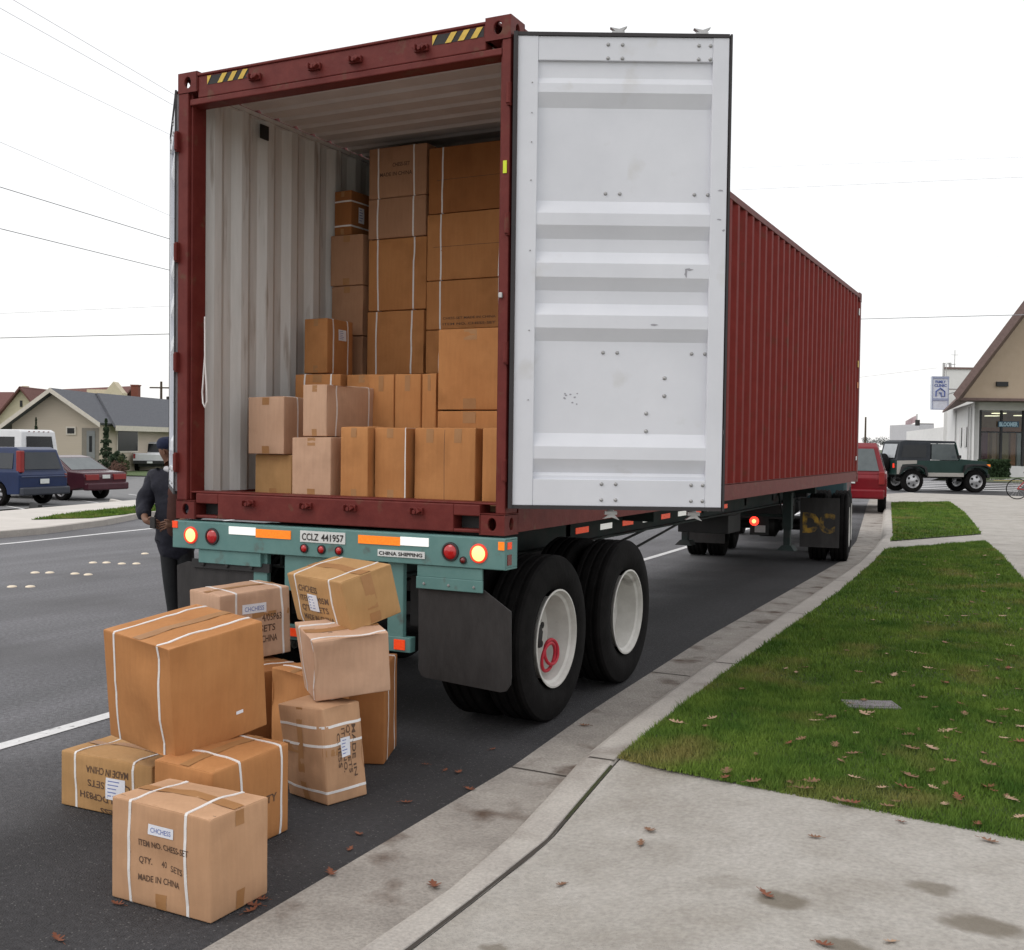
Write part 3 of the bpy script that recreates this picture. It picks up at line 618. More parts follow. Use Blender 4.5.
# ================================================================= TRAILER CHASSIS
ch = thing('container_chassis', 'teal painted container trailer with lit tail lamps and tandem dual wheels', 'trailer', (-1.22, 0, 0)); 
CI = Matrix.Translation((1.22, 0, 0))       # world to chassis-local for meshes
class CB(MB):
    def build(s, name, mats, parent=None, **k):
        return MB.build(s, name, mats, parent, M=CI @ k.pop('M', Matrix.Identity(4)), **k)
b = CB(); b.box(-2.44, .02, -.03, -.018, 1.025, 1.20); b.box(-2.44, .02, -.018, .13, 1.19, 1.203); b.box(-2.44, .02, -.018, .13, 1.022, 1.034)
b.box(.008, .02, -.018, .13, 1.034, 1.19); b.box(-2.44, -2.428, -.018, .13, 1.034, 1.19)
bump = b.build('rear_bumper', M_teal, ch, bevel=.004)
def lamp(x, z, r, kind, y=-.03):
    b = CB(); b.lathe([(0, r*1.22), (-.010, r*1.18), (-.012, r*.98), (-.004, r*.96)], (x, y, z), 'y', 28)
    o = b.build('tail_lamp', M_litrim if kind == 'lit' else M_rubber, bump, smooth=40)
    b = CB(); b.lathe([(-.004, r*.98), (-.012, r*.8), (-.017, r*.4), (-.018, 0)], (x, y, z), 'y', 28)
    b.build('lens', {'lit': M_lit, 'red': M_lens, 'dark': M_lensdk}[kind], o, smooth=60); return o
for x, k in ((-2.28, 'lit'), (-2.10, 'red'), (-.33, 'red'), (-.145, 'lit')): lamp(x, 1.112, .046, k)
lamp(-.245, 1.068, .018, 'dark')
for x in (-1.365, -1.235, -1.105): lamp(x, 1.075, .024, 'red')
def plate(name, x0, x1, z0, z1, m, y=-.033, parent=None, d=.003):
    b = CB(); b.box(x0, x1, y-d, y+.003, z0, z1); return b.build(name, m, parent or bump)
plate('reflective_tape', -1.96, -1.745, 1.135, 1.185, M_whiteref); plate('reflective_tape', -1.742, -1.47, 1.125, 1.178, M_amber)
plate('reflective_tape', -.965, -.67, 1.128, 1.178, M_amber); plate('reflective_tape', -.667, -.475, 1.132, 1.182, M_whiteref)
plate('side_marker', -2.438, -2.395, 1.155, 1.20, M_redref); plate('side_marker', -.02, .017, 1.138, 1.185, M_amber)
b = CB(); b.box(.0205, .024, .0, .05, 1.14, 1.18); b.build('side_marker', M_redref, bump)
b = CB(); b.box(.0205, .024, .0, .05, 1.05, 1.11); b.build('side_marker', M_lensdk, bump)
class TB: pass
def ctext(name, s, x, z, size, wd, m, parent, bold=0):
    vs, fs = text_data(s, size, wd, 'LEFT', bold); b = CB(); b.add([(x+v.x, -.0385, z+v.y) for v in vs], fs); return b.build(name, m, parent)
p1 = plate('number_plate', -1.395, -1.06, 1.115, 1.185, M_plate); ctext('lettering', 'CCLZ', -1.38, 1.128, .06, .125, M_ink, p1, .001); ctext('lettering', '441957', -1.235, 1.128, .06, .165, M_ink, p1, .001)
p2 = plate('company_plate', -.825, -.50, 1.06, 1.10, M_plate); ctext('lettering', 'CHINA SHIPPING', -.815, 1.069, .03, .30, M_ink, p2, .0008)
# frame
b = CB()
for x0 in (-1.74, -.88):
    b.box(x0+.06, x0+.08, .13, 11.6, .93, 1.19); b.box(x0, x0+.14, .13, 11.6, 1.185, 1.205); b.box(x0, x0+.14, .13, 11.6, .92, .935)
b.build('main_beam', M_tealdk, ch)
for y in (.23, 2.7, 4.6, 6.5, 8.4, 9.9):
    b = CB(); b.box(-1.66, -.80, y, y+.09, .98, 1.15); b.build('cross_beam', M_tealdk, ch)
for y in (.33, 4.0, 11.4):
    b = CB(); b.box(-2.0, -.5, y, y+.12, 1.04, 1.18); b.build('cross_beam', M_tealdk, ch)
b = CB(); b.box(-2.23, -1.72, -.015, .03, .935, 1.022); b.box(-1.54, -1.05, .0, .05, .80, 1.022); b.build('rear_bracket', M_teal, ch, bevel=.003)
b = CB(); b.box(-.56, -.13, -.018, .0, .955, 1.022); b.box(-.565, -.125, -.022, -.008, .885, .955); fb = b.build('flap_bracket', M_teal, ch, bevel=.003)
for x in (-.51, -.345, -.18):
    b = CB(); b.lathe([(0, .009), (-.006, .007), (-.007, 0)], (x, -.022, .915), 'y', 8); b.build('bolt', M_bolt, fb)
def flap(poly, y, name='mud_flap'):
    b = CB(); n = len(poly); nu, nv = 8, 10
    b.prism([(x, y, z) for x, z in poly], (0, .012, 0)); return b.build(name, M_flap, ch, bevel=.003)
flap([(-.565, .90), (-.13, .90), (.045, .79), (.052, .42), (.048, .375), (.02, .335), (-.02, .325), (-.50, .355), (-.54, .365), (-.56, .40)], .005)
flap([(-2.45, .90), (-2.44, .60), (-2.40, .36), (-1.74, .36), (-1.70, .40), (-1.70, .93), (-2.36, .93)], .02)
b = CB(); b.box(-2.30, -1.66, -.0, .02, .90, .955); 
for x in (-2.2, -2.0, -1.8): b.lathe([(0, .016), (-.012, .012), (-.013, 0)], (x, .0, .925), 'y', 8)
b.build('flap_bracket', M_black, ch)
b = CB(); b.box(-.785, -.675, .015, .055, .50, 1.03); b.box(-1.80, -1.69, .015, .055, .50, 1.03); b.box(-1.86, -.62, .01, .07, .49, .58)
ug = b.build('underride_guard', M_teal, ch, bevel=.004)
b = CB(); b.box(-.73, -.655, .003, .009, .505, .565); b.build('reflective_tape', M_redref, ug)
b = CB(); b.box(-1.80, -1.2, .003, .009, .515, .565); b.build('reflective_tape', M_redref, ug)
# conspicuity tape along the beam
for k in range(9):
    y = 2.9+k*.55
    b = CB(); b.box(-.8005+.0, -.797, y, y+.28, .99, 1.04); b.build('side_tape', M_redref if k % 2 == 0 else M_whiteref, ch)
# suspension and axles
for y in (.75, 2.02):
    b = CB(); b.cyl((-2.2, y, .52), (-.24, y, .52), .065, 16); b.cyl((-2.0, y, .52), (-1.9, y, .52), .2, 20); b.cyl((-.55, y, .52), (-.45, y, .52), .2, 20); b.build('axle', M_black, ch, smooth=40)
b = CB()
for x in (-1.72, -.80):
    b.box(x, x+.08, .35, 2.45, .60, .68); b.box(x-.02, x+.10, 1.25, 1.5, .60, .93); b.box(x, x+.08, .3, .42, .6, .93); b.box(x, x+.08, 2.4, 2.5, .6, .93)
b.build('suspension', M_black, ch)
def tyre_mesh(w_, r, ri, grooves=True):
    h = w_/2
    p = [(-h*.72, ri), (-h*.92, ri+.03), (-h, ri+.10), (-h*.98, r-.07), (-h*.86, r-.012), (-h*.74, r)]
    if grooves:
        for gx in (-.48, 0, .48): p += [(h*(gx-.1), r), (h*(gx-.07), r-.014), (h*(gx+.07), r-.014), (h*(gx+.1), r)]
    p += [(h*.74, r), (h*.86, r-.012), (h*.98, r-.07), (h, ri+.10), (h*.92, ri+.03), (h*.72, ri)]
    return p
def wheel(parent, cx, cy_, cz, out, M=None, r=.52, deep=True, mark=False, cls=CB, simple=False):
    """one tyre with its rim; out = +1 when its outer face looks to +x"""
    b = cls(); b.lathe(tyre_mesh(.275, r, .30), (cx, cy_, cz), 'x', 64)
    t = b.build('wheel', M_tyre, parent, smooth=35)
    b = cls(); o = out
    d = .185 if deep else .03
    b.lathe([(.130*o, .305), (.138*o, .308), (.140*o, .297), (.128*o, .290), (.110*o, .284), ((.10)*o, .266), ((.05)*o, .258), ((.14-d)*o+.0, .252), ((.14-d-.012)*o, .235), ((.14-d-.016)*o, .15), ((.14-d-.012)*o, .12), ((.14-d-.012)*o, .0)], (cx, cy_, cz), 'x', 56)
    rm = b.build('rim', M_rim, t, smooth=35)
    if not simple:
        b = cls(); xd = cx+(.14-d-.010)*o
        for k in range(10):
            a = 2*math.pi*k/10+.2; b.cyl((xd-.004*o, cy_+.195*math.cos(a), cz+.195*math.sin(a)), (xd+.003*o, cy_+.195*math.cos(a), cz+.195*math.sin(a)), .022, 12)
        b.build('hand_holes', M_black, rm)
        b = cls(); b.lathe([(0, .11), (.02*o, .105), (.03*o, .085), (.055*o, .078), (.06*o, 0)], (xd, cy_, cz), 'x', 20)
        for k in range(10):
            a = 2*math.pi*k/10; b.cyl((xd, cy_+.142*math.cos(a), cz+.142*math.sin(a)), (xd+.022*o, cy_+.142*math.cos(a), cz+.142*math.sin(a)), .013, 6)
        b.build('hub', M_black if mark else mat('hub_grey', (.30, .29, .27), .6, (.12, .11, .10), 9), rm, smooth=35)
    if mark:
        b = cls(); xr = cx+.075*o
        # loops of red marking paint, shaped as thin raised rings
        def ring(y, z, ra, rb, tilt): return [(xr+tilt*math.sin(2*math.pi*k/28), y+ra*math.cos(2*math.pi*k/28), z+rb*math.sin(2*math.pi*k/28)) for k in range(28)]
        b.tube(ring(cy_+.005, cz-.125, .095, .088, .01), .011, 8, closed=True); b.tube(ring(cy_+.05, cz-.10, .10, .076, -.01), .011, 8, closed=True)
        b.build('red_mark', M_redmark, rm, smooth=60)
    return t
for i, y in enumerate((.75, 2.02)):
    wheel(ch, -.135, y, .522, 1, mark=(i == 0)); wheel(ch, -.455, y, .522, 1, simple=True, deep=False)
    wheel(ch, -2.305, y, .522, -1, simple=True); wheel(ch, -1.985, y, .522, -1, simple=True, deep=False)
# air tank, hoses and wiring below the frame
b = CB(); b.cyl((-1.55, 3.3, .82), (-1.55, 4.3, .82), .13, 18); b.build('air_tank', M_black, ch, smooth=40)
b = CB(); b.box(-1.62, -.95, 8.2, 8.8, .62, .92); b.build('tool_box', M_black, ch, bevel=.01)
for k in range(4):
    b = CB(); x = -1.5+k*.2; b.tube([(x, 2.6, .95), (x+.05, 4.5, .84-.03*k), (x-.03, 6.5, .93), (x+.04, 8.2, .82+.02*k), (x, 10.2, .98), (x+.1, 11.2, .86)], .014, 6); b.build('hose', M_black, ch, smooth=60)
# landing gear
for x in (-2.0, -.56):
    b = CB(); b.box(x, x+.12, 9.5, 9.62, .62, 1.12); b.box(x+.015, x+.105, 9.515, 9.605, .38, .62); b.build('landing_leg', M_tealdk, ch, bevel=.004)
    b = CB(); b.prism([(x-.06, 9.45, .33), (x+.18, 9.45, .33), (x+.12, 9.5, .40), (x, 9.5, .40)], (0, .22, 0)); b.build('landing_foot', M_tealdk, ch)
b = CB(); b.tube([(-1.9, 9.56, .8), (-.5, 9.56, .8)], .02, 8); b.tube([(-.5, 9.55, .45), (-.80, 10.3, 1.1)], .015, 6); b.tube([(-1.94, 9.55, .45), (-1.64, 10.3, 1.1)], .015, 6); b.build('gear_brace', M_tealdk, ch)

# ================================================================= TRACTOR (seen below the container)
TH = R(8)
tr = thing('semi_tractor', 'dark tractor unit coupled in front of the trailer, yellow marks on its mud flaps', 'truck', (-1.22, 11.3, 0), TH)
M_cab = mat('cab_paint', (.02, .05, .06), .35, (.03, .065, .075), 3, coat=.4)
b = MB()
for x in (-.45, .37): b.box(x, x+.08, -1.0, 5.6, .72, .98)
b.box(-.5, .5, -1.02, -.94, .70, .90); b.box(-.6, .6, .1, 1.2, .98, 1.17)
b.build('frame', M_black, tr)
for y in (.42, 1.72):
    b = MB(); b.cyl((-1.0, y, .52), (1.0, y, .52), .07, 14); b.lathe([(-.2, .06), (-.12, .19), (.12, .19), (.2, .06)], (0, y, .52), 'x', 18); b.build('axle', M_black, tr, smooth=40)
    for sx in (-1, 1):
        wheel(tr, sx*1.09, y, .522, sx, cls=MB, simple=True); wheel(tr, sx*.77, y, .522, sx, cls=MB, simple=True, deep=False)
for sx in (-1, 1): wheel(tr, sx*1.0, 5.0, .522, sx, cls=MB, simple=True, deep=False)
for x, s_, wd, mt in ((.59, 'DC', .46, mat('flap_yellow', (.42, .25, .03), .75, (.32, .18, .02), 20, spots=(.03, .028, .025), spot_scale=7, spot_lo=.42, spot_hi=.60)), (-1.06, 'GK', .42, mat('flap_yellow_worn', (.10, .065, .02), .8, (.07, .045, .02), 20, spots=(.03, .028, .025), spot_scale=7, spot_lo=.40, spot_hi=.58))):
    b = MB(); b.box(x-.04, x+.52, -.52, -.51, .27, 1.0); f_ = b.build('mud_flap', M_flap, tr, bevel=.003)
    vs, fs = text_data(s_, .38, wd, 'LEFT', .02); b = MB(); b.add([(x+.0+v.x, -.524, .50+v.y) for v in vs], fs); b.build('lettering', mt, f_)
for x, z, r, m in ((-.06, .66, .055, M_litred), (.40, .90, .025, M_litred)):
    b = MB(); b.lathe([(0, r*1.2), (-.02, r), (-.03, r*.5), (-.032, 0)], (x, -1.02, z), 'y', 20); tl_ = b.build('tail_lamp', m, tr, smooth=60)
    if r > .03: b = MB(); b.lathe([(-.0335, r*.55), (-.036, r*.3), (-.037, 0)], (x, -1.02, z), 'y', 16); b.build('lens', M_lit, tl_, smooth=60)
b = MB(); b.box(-.05, .10, -1.03, -1.02, .50, .60); b.build('number_plate', M_galv, tr)
b = MB(); b.box(-.12, .14, -1.018, -.98, .46, .80); b.build('lamp_bracket', M_black, tr)
# cab
b = MB(); b.prism([(-1.12, 2.9, .75), (-1.12, 5.0, .75), (-1.12, 5.9, .75), (-1.12, 5.95, 1.6), (-1.12, 5.0, 1.8), (-1.12, 4.6, 2.75), (-1.12, 2.9, 2.85)], (2.24, 0, 0)); cb = b.build('cab', M_cab, tr, bevel=.06)
b = MB(); b.poly([(-1.0, 5.03, 1.86), (1.0, 5.03, 1.86), (.95, 4.66, 2.65), (-.95, 4.66, 2.65)]); b.build('windscreen', M_glass, cb)
for sx in (-1, 1):
    b = MB(); b.poly([(sx*1.124, 3.8, 1.85), (sx*1.124, 4.85, 1.85), (sx*1.124, 4.5, 2.55), (sx*1.124, 3.8, 2.55)]); b.build('side_window', M_glass, cb)
    b = MB(); b.cyl((sx*.80, 3.0, .72), (sx*.80, 4.3, .72), .25, 24); b.build('fuel_tank', M_black, tr, smooth=40)
# ================================================================= CARTONS
def trilinear(c8):
    # c8: dict key (i,j,k) -> Vector
    def T(a, b, c):
        r_ = Vector((0, 0, 0))
        for (i, j, k), v in c8.items(): r_ += v*((a if i else 1-a)*(b if j else 1-b)*(c if k else 1-c))
        return r_
    return T
def carton(label, c8, board, straps=(), prints=(), labels=(), tape='c1', group=None, seed=0, bulge=.007, noise_a=.010, n=12, flaps=True, edge=.007, glue=(), name='carton', flapgap=False, tapes=None):
    c8 = {k: Vector(v) for k, v in c8.items()}
    base = sum((c8[k] for k in ((0, 0, 0), (1, 0, 0), (0, 1, 0), (1, 1, 0))), Vector())/4
    for k in c8: c8[k] = c8[k]-base
    W_ = ((c8[1, 0, 0]-c8[0, 0, 0]).length, (c8[0, 1, 0]-c8[0, 0, 0]).length, (c8[0, 0, 1]-c8[0, 0, 0]).length)
    T = trilinear(c8); root = thing(name, label, 'cardboard box', base, 0, group); off = Vector((seed*3.7, seed*1.3, 0))
    def nrm(ax, sg):
        d = [0, 0, 0]; d[ax] = 1; a = [.5]*3; b_ = [.5]*3; a[ax] = 0; b_[ax] = 1; return (T(*b_)-T(*a)).normalized()*sg
    cen = T(.5, .5, .5)
    def surf(a, b_, c, lift=0.0, ax=None, sg=1):
        """deformed surface point of param (a,b,c) in 0..1"""
        m = [a*W_[0], b_*W_[1], c*W_[2]]; inn = [min(max(m[i], edge), W_[i]-edge) for i in range(3)]
        d = Vector([m[i]-inn[i] for i in range(3)]); q = list(inn)
        if d.length > 1e-9: d = d.normalized()*edge; q = [inn[i]+d[i] for i in range(3)]
        p_ = [q[i]/W_[i] for i in range(3)]
        P = T(*p_)
        if ax is not None:
            o = [x for i, x in enumerate((a, b_, c)) if i != ax]; bl = bulge*16*o[0]*(1-o[0])*o[1]*(1-o[1])
            e = min(1, 16*o[0]*(1-o[0]))*min(1, 16*o[1]*(1-o[1]))
            nn_ = (noise.noise((P+off)*5)+.45*noise.noise((P+off)*13))*noise_a*e; nn_ -= noise_a*1.3*max(0, noise.noise((P-off)*3.3+Vector((9, 2, 5)))-.28)*3*min(1, e*3)
            P = P+nrm(ax, sg)*(bl+nn_+lift)
        return P
    m = MB()
    for ax in range(3):
        for sg, val in ((-1, 0), (1, 1)):
            o = [i for i in range(3) if i != ax]
            def lin(L_):
                e = edge/L_; return [0, e*.5, e]+[e+(1-2*e)*i/n for i in range(1, n)]+[1-e, 1-e*.5, 1]
            us, vs_ = lin(W_[o[0]]), lin(W_[o[1]])
            base_i = len(m.v)
            for v in vs_:
                for u in us:
                    q = [0, 0, 0]; q[ax] = val; q[o[0]] = u; q[o[1]] = v; m.v.append(tuple(surf(*q, ax=ax, sg=sg)))
            nu = len(us)
            for j in range(len(vs_)-1):
                for i in range(nu-1): m.f.append((base_i+j*nu+i, base_i+j*nu+i+1, base_i+(j+1)*nu+i+1, base_i+(j+1)*nu+i)); m.m.append(0)
    body = m.build('box_body', board, root, smooth=40)
    bm = bmesh.new(); bm.from_mesh(body.data); bmesh.ops.remove_doubles(bm, verts=bm.verts, dist=.0004); bmesh.ops.recalc_face_normals(bm, faces=bm.faces); bm.to_mesh(body.data); bm.free()
    FA = {'a0': (0, -1, 0), 'a1': (0, 1, 1), 'b0': (1, -1, 0), 'b1': (1, 1, 1), 'c0': (2, -1, 0), 'c1': (2, 1, 1)}
    def on(face, u, v, lift):
        """u along the first free axis, v along the second (up); 0..1"""
        ax, sg, val = FA[face]; o = [i for i in range(3) if i != ax]; q = [0, 0, 0]; q[ax] = val; q[o[0]] = u; q[o[1]] = v
        return surf(*q, lift=lift, ax=ax, sg=sg)
    def band(face, u0, u1, v0, v1, lift, mt, nm, par=body, nu=6, nv=6):
        b = MB(); b.grid(lambda s, t: on(face, lerp(u0, u1, s), lerp(v0, v1, t), lift), nu, nv); return b.build(nm, mt, par, smooth=40)
    tl = .0012
    if flaps and (tape or tapes):
        d_ = tapes[0][1] if tapes else 'u'; fc = tapes[0][0] if tapes else tape
        if fc == 'c1':
            tl = .004
            for (a0, a1, sk_) in ((.004, .494, 1), (.506, .996, -1)):
                ru = random.Random(seed*7+int(a0*10)); lf = ru.uniform(.0022, .0035); e1 = ru.uniform(-.006, .004)
                def ff(s, t, z_, a0=a0, a1=a1, e1=e1):
                    u = lerp(a0, a1, s); v = lerp(.004, .996, t)
                    return on('c1', v, u, z_) if d_ == 'u' else on('c1', u, v, z_)
                b = MB(); b.grid(lambda s, t: ff(s, t, lf-.001), 8, 8); top_n = len(b.v)
                rim = [(i/8, 0) for i in range(8)]+[(1, i/8) for i in range(8)]+[(1-i/8, 1) for i in range(8)]+[(0, 1-i/8) for i in range(8)]
                vs_ = [ff(s, t, lf-.001) for s, t in rim]+[ff(s, t, .0002) for s, t in rim]; N_ = len(rim)
                b.add(vs_, [(i, (i+1) % N_, (i+1) % N_+N_, i+N_) for i in range(N_)]); b.build('lid_flap', board, body, smooth=30)
            tl = .0038
    # tape along the closing seam of a face pair (the seam runs on face, its ends fold over)
    for (face, ax_, w_) in (tapes if tapes is not None else [(tape, 'u', .05)] if tape else []):
        axn, sg, val = FA[face]; o = [i for i in range(3) if i != axn]
        if ax_ == 'u': h = w_/2/W_[o[1]]; band(face, .01, .99, .5-h, .5+h, tl, M_tape, 'tape')
        else: h = w_/2/W_[o[0]]; band(face, .5-h, .5+h, .01, .99, tl, M_tape, 'tape')
    for (face, u0, u1, v0, v1) in (glue or ()): band(face, u0, u1, v0, v1, .0012, M_tape, 'tape', nu=2, nv=2)
    # straps: rings around the box. (plane axis, position): constant param on that axis
    for (ax, pos) in straps:
        o = [i for i in range(3) if i != ax]; hw = .0062/W_[ax]; ring = []
        K_ = 10
        for (p0, p1, fx, sg, val) in (((0, 0), (1, 0), o[1], -1, 0), ((1, 0), (1, 1), o[0], 1, 1), ((1, 1), (0, 1), o[1], 1, 1), ((0, 1), (0, 0), o[0], -1, 0)):
            for i in range(K_):
                t = .012+(i/(K_-1))*.976; ring.append((lerp(p0[0], p1[0], t), lerp(p0[1], p1[1], t), fx, sg, val))
        b = MB(); vs = []
        wob = random.Random(seed*31+int(pos*100)); sk = wob.uniform(-.02, .02)
        for (x, y, fx, sg, val) in ring:
            for dd in (-1, 1):
                q = [0, 0, 0]; q[ax] = min(.99, max(.01, pos+sk*(y-.5)+dd*hw)); q[o[0]] = x; q[o[1]] = y; vs.append(surf(*q, lift=.0048 if (fx == 2 and sg == 1 and tl > .002) else .0017, ax=fx, sg=sg))
        for (x, y, fx, sg, val) in ring:
            for dd in (-1, 1):
                q = [0, 0, 0]; q[ax] = min(.99, max(.01, pos+sk*(y-.5)+dd*hw)); q[o[0]] = x; q[o[1]] = y; vs.append(surf(*q, lift=.0003, ax=fx, sg=sg))
        N = len(ring); fs = []
        for i in range(N):
            j = (i+1) % N; fs += [(2*i, 2*i+1, 2*j+1, 2*j), (2*N+2*i, 2*N+2*i+1, 2*N+2*j+1, 2*N+2*j), (2*i, 2*j, 2*N+2*j, 2*N+2*i), (2*i+1, 2*j+1, 2*N+2*j+1, 2*N+2*i+1)]
        b.add(vs, fs); b.build('strap', M_strap, root)
    # printed lines: (face, u, v, size_v, width_u, text, flip)
    for (face, u, v, hv, wu, s_, flip) in prints:
        vs, fs = text_data(s_, 1.0, 1.0, 'LEFT', .012)
        su = -1 if flip in (1, 'm') else 1; b = MB(); out_ = []
        for q in vs:
            x, y = q.x, q.y/.75
            if flip == 'r': uu, vv = u+(y*hv), v-(x*wu)        # text turned a quarter
            elif flip == 1: uu, vv = u-x*wu, v-y*hv            # upside down
            elif flip == 'm': uu, vv = u-x*wu, v+y*hv          # face whose u runs right to left
            elif flip == 'mi': uu, vv = u+x*wu, v-y*hv
            else: uu, vv = u+x*wu, v+y*hv
            out_.append(on(face, min(.99, max(.01, uu)), min(.99, max(.01, vv)), .0016))
        b.add(out_, fs); b.build('printed_text', M_carton_ink, body)
    for (face, u0, u1, v0, v1, kind) in labels:
        lb = band(face, u0, u1, v0, v1, .0022, M_label, 'paper_label', root, 3, 3)
        if kind == 'lines':
            for i in range(5):
                v = lerp(v0, v1, .15+.17*i); du = (u1-u0); e_ = .5+.35*random.Random(seed+i).random()
                band(face, u0+du*.12, u0+du*(.12+.76*e_), v, v+(v1-v0)*.05, .0028, M_blueink, 'printed_line', lb, 1, 1)
        elif kind:
            mir = u1 < u0
            vs, fs = text_data(kind, 1.0, 1.0, 'LEFT', .01); b = MB()
            b.add([on(face, lerp(u0, u1, .1+.8*q.x), lerp(v0, v1, .25+.5*q.y/.75), .0030) for q in vs], fs); b.build('printed_text', M_blueink, lb)
    # side flaps: thin dark seam line on the top
    if flapgap:
        for (face, ax_, pos) in flapgap:
            axn, sg, val = FA[face]; o = [i for i in range(3) if i != axn]; h = .0016/W_[o[0]]
            if ax_ == 'u': band(face, .02, .98, pos, pos+.004/W_[o[1]]*.6, .0006, M_ink, 'flap_seam', nu=8, nv=1)
            else: band(face, pos, pos+.004/W_[o[0]]*.6, .02, .98, .0006, M_ink, 'flap_seam', nu=1, nv=8)
    return root
def rotm(yw, rx_=0, ry_=0):
    return Matrix.Rotation(yw, 3, 'Z') @ Matrix.Rotation(ry_, 3, 'Y') @ Matrix.Rotation(rx_, 3, 'X')
def c8_of(x, y, z, yw, rx_, ry_, w_, d_, h_):
    M = rotm(yw, rx_, ry_); return {(i, j, k): Vector((x, y, z))+M @ Vector((i*w_, j*d_, k*h_)) for i in (0, 1) for j in (0, 1) for k in (0, 1)}
# ---- pile on the asphalt (near corner = origin, a to the right corner, b to the left corner)
zf = .004
A = c8_of(.11, -2.507, zf, 1.556, 0, 0, .31, .493, .372); A[0, 1, 1] += Vector((0, 0, .012)); A[0, 0, 1] += Vector((-.005, 0, .002)); A[1, 1, 1] += Vector((-.012, 0, -.004))
carton('kraft carton at the front of the pile, reading ITEM NO. CHESS-SET, two white straps', A, M_kraft, straps=((1, .23), (1, .80)), seed=1, bulge=.008, tape=None, tapes=[('c1', 'v', .055)],
       prints=(('a0', .70, .60, .065, .50, 'ITEM NO. CHESS-SET', 'm'), ('a0', .70, .43, .065, .13, 'QTY.', 'm'), ('a0', .49, .42, .065, .05, '40', 'm'), ('a0', .40, .40, .065, .14, 'SETS', 'm'), ('a0', .70, .26, .065, .40, 'MADE IN CHINA', 'm')),
       labels=(('a0', .60, .35, .73, .83, 'CHCHESS'),), glue=(('a0', .43, .53, .01, .16), ('b0', .42, .56, .01, .20), ('b0', .42, .56, .84, .99)), flapgap=(('c1', 'v', .12),), group='cartons unloaded onto the asphalt')
B = c8_of(-.832, -1.839, zf, 1.579, 0, 0, .36, .569, .258)
carton('low carton with upside-down lettering at the left foot of the pile', B, M_must, straps=((1, .19), (1, .83)), seed=2, tape=None, tapes=[('c1', 'v', .05)],
       prints=(('a0', .24, .82, .13, .46, 'MADE IN CHINA', 'mi'), ('a0', .22, .58, .13, .46, "Q'TY  SETS", 'mi'), ('a0', .22, .34, .13, .56, 'ITEM DCP83H', 'mi'), ('a0', .25, .10, .13, .30, 'CHESS', 'mi')),
       labels=(('a0', .47, .27, .30, .68, 'lines'),), group='cartons unloaded onto the asphalt')
C_ = c8_of(-.258, -2.087, zf, 1.546, 0, 0, .476, .326, .391); C_[0, 0, 1] += Vector((0, 0, -.012)); C_[1, 1, 1] += Vector((0, 0, .01)); C_[0, 1, 1] += Vector((0, 0, -.004))
carton('orange-brown carton just behind the front one, under the big carton, dented lid', C_, M_orange, straps=((0, .34), (0, .88)), seed=3, bulge=.010, noise_a=.008, tape=None, tapes=[('c1', 'u', .05)],
       prints=(('b0', .55, .42, .10, .26, 'Q-TY', 0),), labels=(), glue=(('b0', .38, .62, .44, .54),), group='cartons unloaded onto the asphalt')
D = c8_of(-.531, -2.01, .372, 1.38, .067, -.12, .499, .479, .494)
carton('largest orange-brown carton, tilted on top of two lower ones at the left of the pile', D, M_orange, straps=((1, .18), (1, .83)), seed=4, bulge=.009, tape=None, tapes=[('c1', 'u', .055)],
       labels=(('b0', .64, .72, .22, .25, ''),), flapgap=(), group='cartons unloaded onto the asphalt')
E_ = {(0, 0, 0): (-.285, -1.262, zf), (0, 1, 0): (-.56, -1.20, zf), (1, 0, 0): (-.215, -1.03, zf), (1, 1, 0): (-.50, -.97, zf),
      (0, 0, 1): (-.325, -1.26, .462), (0, 1, 1): (-.605, -1.24, .452), (1, 0, 1): (-.275, -1.02, .458), (1, 1, 1): (-.56, -.98, .462)}
carton('crushed kraft carton standing on end, bound by white straps, sideways lettering', E_, M_kraft, straps=((2, .80), (2, .13), (2, .60)), seed=5, bulge=.014, noise_a=.014, n=14, tape=None, tapes=[('a0', 'v', .04)],
       prints=(('b0', .30, .72, .10, .36, 'CHESS', 'r'), ('b0', .44, .76, .10, .46, 'ITEM NO.', 'r'), ('b0', .58, .78, .10, .50, "Q'TY SETS", 'r'), ('b0', .72, .78, .10, .55, 'MADE IN', 'r')),
       labels=(('b0', .40, .66, .46, .66, 'lines'),), glue=(('a0', .02, .98, .50, .59), ('b0', .02, .30, .50, .57)), group='cartons unloaded onto the asphalt')
F_ = c8_of(-.419, -.57, zf, 1.954, 0, 0, .367, .40, .53)
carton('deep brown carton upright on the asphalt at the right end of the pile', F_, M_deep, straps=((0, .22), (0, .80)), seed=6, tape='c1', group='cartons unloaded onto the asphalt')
G_ = c8_of(-.68, -.88, zf, 1.25, 0, 0, .36, .36, .50)
carton('orange carton half hidden between the crushed carton and the stack behind it', G_, M_orange, straps=((0, .22),), seed=7, tape='c1', group='cartons unloaded onto the asphalt')
H_ = c8_of(-1.20, -.80, zf, 1.24, 0, 0, .42, .42, .44)
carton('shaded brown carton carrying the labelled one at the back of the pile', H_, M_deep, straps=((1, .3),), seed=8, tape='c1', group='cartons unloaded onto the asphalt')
I_ = c8_of(-1.454, -.675, .452, 1.24, .012, -.046, .465, .344, .397)
carton('pale carton with a white strip label at the back of the pile, behind the largest', I_, M_pink, straps=((0, .24), (0, .88)), seed=9, tape=None, tapes=[('c1', 'u', .05)],
       prints=(('b0', .58, .54, .11, .28, '4/05P63', 0), ('b0', .55, .38, .11, .22, 'SETS', 0), ('b0', .58, .22, .11, .22, 'CHINA', 0)), labels=(('b0', .32, .64, .68, .82, 'CHCHESS'),), glue=(('b0', .45, .98, .60, .68),), group='cartons unloaded onto the asphalt')
